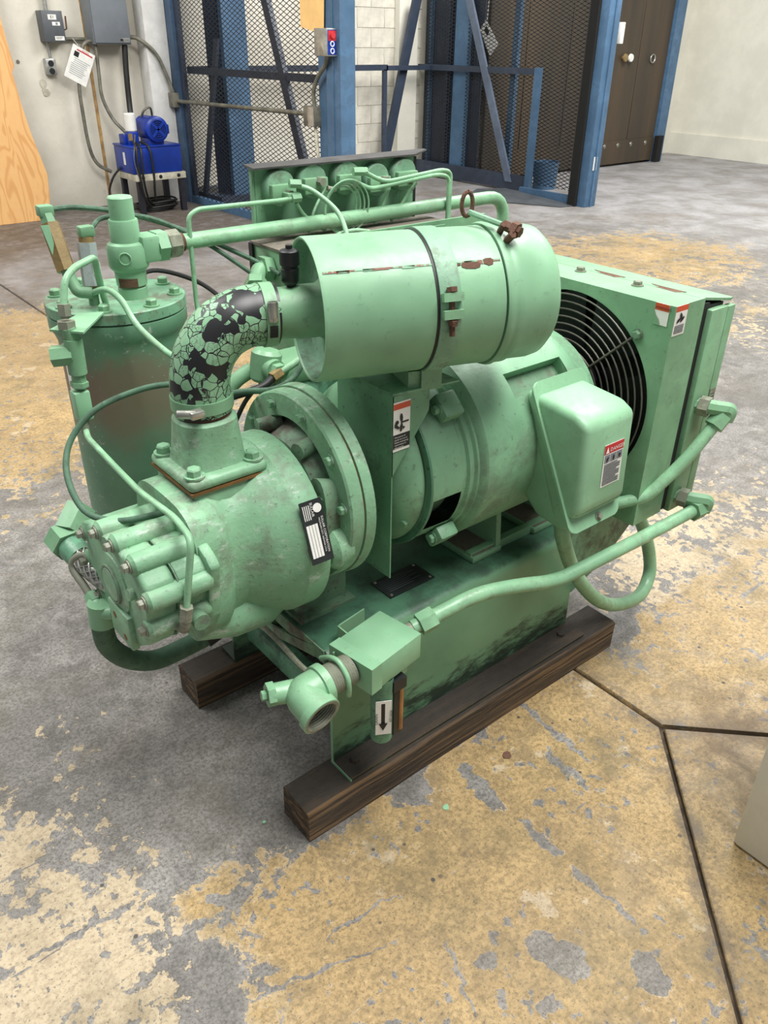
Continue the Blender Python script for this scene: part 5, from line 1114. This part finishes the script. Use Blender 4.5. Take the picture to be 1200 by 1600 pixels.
part('line_boss', MB().cyl((-0.098, .24, .765), (-0.07, .23, .77), 0.013, n=12), M['grimy'], cl)

# --- oil return pipework on the far side of the air end
bh = part('braided_hose', MB().tube([(-0.228, .455, .610), (-0.222, .41, .60), (-0.205, .345, .585), (-0.19, .31, .575)], 0.024, 24, smooth=6), M['braid'], CP)
wv = MB()
for sgn in (1, -1):
    for k in range(10):
        P_ = []
        for i in range(15):
            t_ = i / 14; a = sgn * t_ * 5.0 + k * 2 * PI / 10
            c_ = V((-0.228, .455, .610)).lerp(V((-0.19, .31, .575)), t_) + V((-0.006, 0.0, 0.004)) * math.sin(t_ * PI); dd = V((0.038, -.145, -.035)).normalized(); u1 = dd.cross(Z_).normalized(); v1 = u1.cross(dd)
            P_.append(c_ + (u1 * math.cos(a) + v1 * math.sin(a)) * 0.0245)
        wv.tube(P_, 0.0016, 4)
o = part('braid', wv, M['steel'], bh); o['kind'] = 'stuff'
part('collar', MB().cyl((-0.231, .475, .614), (-0.226, .435, .605), 0.0275, n=22), M['deck'], bh)
part('hex_union', MB().hexa((-0.232, .478, .615), (-0.236, .515, .625), 0.036).hexa((-0.222, .50, .63), (-0.18, .53, .66), 0.034), M['green'], bh)
part('bleed_line', MB().tube([(-0.20, .37, .63), (-0.235, .415, .625), (-0.25, .425, .60), (-0.246, .39, .575), (-0.242, .36, .555)], 0.0075, 10, smooth=5), M['dull'], bh)
part('bleed_elbow', MB().hexa((-0.242, .372, .562), (-0.240, .355, .552), 0.014).tube([(-0.24, .35, .55), (-0.244, .325, .545), (-0.225, .30, .55)], 0.013, 10, fil=0.015), M['clean'], bh)
oh = part('oil_hose', MB().tube([(-0.236, .335, .545), (-0.242, .335, .505), (-0.235, .345, .445), (-0.20, .352, .388), (-0.145, .355, .352), (-0.075, .36, .345), (-0.005, .36, .352), (0.05, .36, .375)], 0.0215, 20, smooth=6), M['dkgreen'], CP, 60)
part('hose_end', MB().cyl((-0.236, .335, .56), (-0.24, .335, .51), 0.026, n=18), M['clean'], oh)
part('hose_ferrule', MB().cyl((-0.025, .36, .349), (0.03, .36, .366), 0.026, n=18), M['blackhose'], oh)

# --- control cabinet and instrument panel behind
cc = part('starter_box', MB().box(0.405, 0.955, 0.60, 0.765, 0.60, 1.078, bev=0.004), M['green'], CP)
part('top_dust_cover', MB().box(0.402, 0.958, 0.597, 0.768, 1.078, 1.084), M['dust'], cc)
part('front_lip', MB().box(0.56, 1.02, 0.590, 0.596, 1.03, 1.108).box(0.80, 0.806, 0.575, 0.596, 1.06, 1.10).box(0.80, 0.86, 0.575, 0.579, 1.06, 1.10), M['green'], cc)
part('door_edge', MB().box(0.398, 0.404, 0.755, 0.77, 0.60, 1.08), M['ink'], cc)
for sx in (0.45, 0.90): part('support_leg', MB().box(sx, sx + 0.04, 0.572, 0.60, 0.10, 1.0).box(sx, sx + 0.04, 0.60, 0.70, 0.585, 0.60), M['deck'], cc)
part('conduit_elbow', MB().tube([(0.402, .685, 1.035), (0.375, .685, 1.038), (0.35, .665, 1.02), (0.31, .60, .995)], 0.019, 14, fil=0.025), M['green'], cc)
part('conduit_nut', MB().hexa((0.402, .685, 1.035), (0.378, .685, 1.037), 0.03).hexa((0.345, .655, 1.015), (0.33, .632, 1.007), 0.028), M['green'], cc)
ip = part('instrument_panel', MB().box(0.430, 0.925, 0.778, 0.782, 1.045, 1.240).box(0.424, 0.431, 0.778, 0.79, 1.045, 1.240), M['motor'], CP)
part('hood', MB().prism([(0.412, .748, 1.241), (0.905, .748, 1.241), (0.985, .795, 1.244), (0.985, .81, 1.244), (0.420, .805, 1.244)], (0, 0, 0.004)), M['hood'], ip)
part('dark_edge', MB().box(0.925, 0.935, 0.778, 0.80, 1.0, 1.235), M['ink'], ip)
gx = [(0.488, 1.196), (0.581, 1.203), (0.684, 1.203), (0.781, 1.190), (0.874, 1.196)]
for i, (x, z) in enumerate(gx):
    gg = part('gauge', MB().lathe((x, .778, z), (0, -1, 0), [(0, 0.041), (0.022, 0.041), (0.026, 0.038), (0.026, 0)], 32), M['dustgreen'], ip)
    part('gauge_block', MB().box(x - 0.034, x + 0.034, .738, .758, z - 0.026, z + 0.010, bev=0.003), M['green'], ip)
    part('gauge_fitting', MB().hexa((x + 0.008, .744, z + (0.002 if i % 2 else -0.012)), (x + 0.008, .722, z + (0.002 if i % 2 else -0.012)), 0.0105), M['dull'], ip)
def line(pts, r=0.0045, mat='pipe', fil=0.0, smooth=6): return part('gauge_line', MB().tube(pts, r, 8, fil=fil, smooth=0 if fil else smooth), M[mat], ip, 60)
line([(0.50, .715, 1.178), (0.46, .715, 1.176), (0.245, .715, 1.178), (0.222, .715, 1.165), (0.219, .715, .98), (0.219, .70, .90)], 0.0055, fil=0.025)
line([(0.690, .715, 1.222), (0.70, .71, 1.222), (0.765, .705, 1.192), (0.96, .705, 1.207), (0.995, .705, 1.20), (0.995, .705, 1.06)], 0.0055, fil=0.03)
line([(0.690, .715, 1.195), (0.72, .705, 1.180), (0.94, .70, 1.198), (0.985, .70, 1.19), (0.985, .70, 1.06)], 0.0055, fil=0.03)
line([(0.51, .72, 1.205), (0.545, .70, 1.19), (0.575, .65, 1.15), (0.565, .60, 1.11), (0.55, .57, 1.07)], 0.006)
line([(0.51, .725, 1.165), (0.54, .73, 1.13), (0.60, .735, 1.09)], 0.004)
line([(0.79, .72, 1.17), (0.775, .725, 1.13), (0.755, .73, 1.09)], 0.0045)
line([(0.885, .72, 1.18), (0.85, .725, 1.14), (0.81, .73, 1.09)], 0.0045)
line([(0.60, .73, 1.19), (0.56, .725, 1.14), (0.548, .73, 1.09)], 0.0035)
line([(0.52, .60, 1.095), (0.56, .62, 1.105), (0.63, .65, 1.10), (0.68, .66, 1.09)], 0.005)
for k in range(4):
    R = 0.050 + 0.005 * k
    part('coiled_capillary', MB().ring((0.642 + 0.004 * k, .724 - 0.003 * k, 1.142), (0.15 * (k - 1.5) * 0.3, 1, 0.1), R, 0.0025, 40, 6), M['pipe'], ip)
part('coil_tie', MB().tube([(0.60, .722, 1.19), (0.622, .72, 1.185)], 0.006, 8), M['dull'], ip)
for sx in (0.502, 0.69, 0.70): part('line_nut', MB().hexa((sx - 0.012, .72, 1.21 if sx < 0.6 else 1.222), (sx + 0.014, .712, 1.208 if sx < 0.6 else 1.221), 0.0105), M['green'], ip)
part('line_nut', MB().hexa((0.515, .715, 1.178), (0.49, .715, 1.178), 0.0105).box(0.48, 0.515, .712, .74, 1.17, 1.19, bev=0.003), M['green'], ip)

# --- thermal valve / oil filter cluster seen under the elbow
oc = part('oil_filter', MB().lathe((0.36, .55, 0), Z_, [(0.56, 0), (0.56, 0.06), (0.57, 0.065), (0.80, 0.065), (0.82, 0.055), (0.82, 0)], 32), M['deck'], CP)
part('filter_head', MB().box(0.295, 0.43, .49, .60, .82, .87, bev=0.008), M['green'], oc)
part('stand_pipe', MB().cyl((0.36, .55, .405), (0.36, .55, .56), 0.03, n=16), M['deck'], oc)
tv = part('thermal_valve', MB().cyl((0.255, .50, .845), (0.27, .50, .915), 0.034, n=18, bev=0.008).cyl((0.262, .50, .88), (0.262, .455, .88), 0.024, n=16), M['green'], CP)
part('hex_cap', MB().hexa((0.262, .455, .88), (0.262, .435, .88), 0.020), M['green'], tv)
part('brass_nut', MB().hexa((0.235, .43, .877), (0.26, .435, .883), 0.013), M['brass'], tv)
part('line', MB().tube([(0.262, .435, .884), (0.30, .43, .90), (0.36, .43, .93), (0.42, .45, .95)], 0.008, 10), M['pipe'], tv)
part('hose', MB().tube([(0.235, .43, .877), (0.20, .42, .868), (0.13, .43, .86), (0.06, .44, .85)], 0.0085, 10, smooth=5), M['blackhose'], tv)
part('hose', MB().tube([(0.08, .40, .885), (0.15, .40, .878), (0.22, .40, .866), (0.28, .41, .878), (0.315, .42, .92), (0.32, .44, .97)], 0.0065, 10, smooth=6), M['dkgreen'], tv)
part('hose', MB().tube([(0.19, .42, .872), (0.165, .43, .84), (0.14, .44, .79), (0.12, .45, .74)], 0.005, 8, smooth=6), M['blackhose'], tv)
part('return_pipe', MB().tube([(0.24, .52, .87), (0.20, .53, .85), (0.15, .55, .78), (0.13, .60, .70)], 0.017, 14, fil=0.04), M['green'], tv)
part('black_line', MB().tube([(0.13, .85, 1.02), (0.20, .86, 1.025), (0.27, .80, 1.0), (0.30, .72, .96), (0.30, .65, .92)], 0.0055, 8, smooth=6), M['blackhose'], tk)
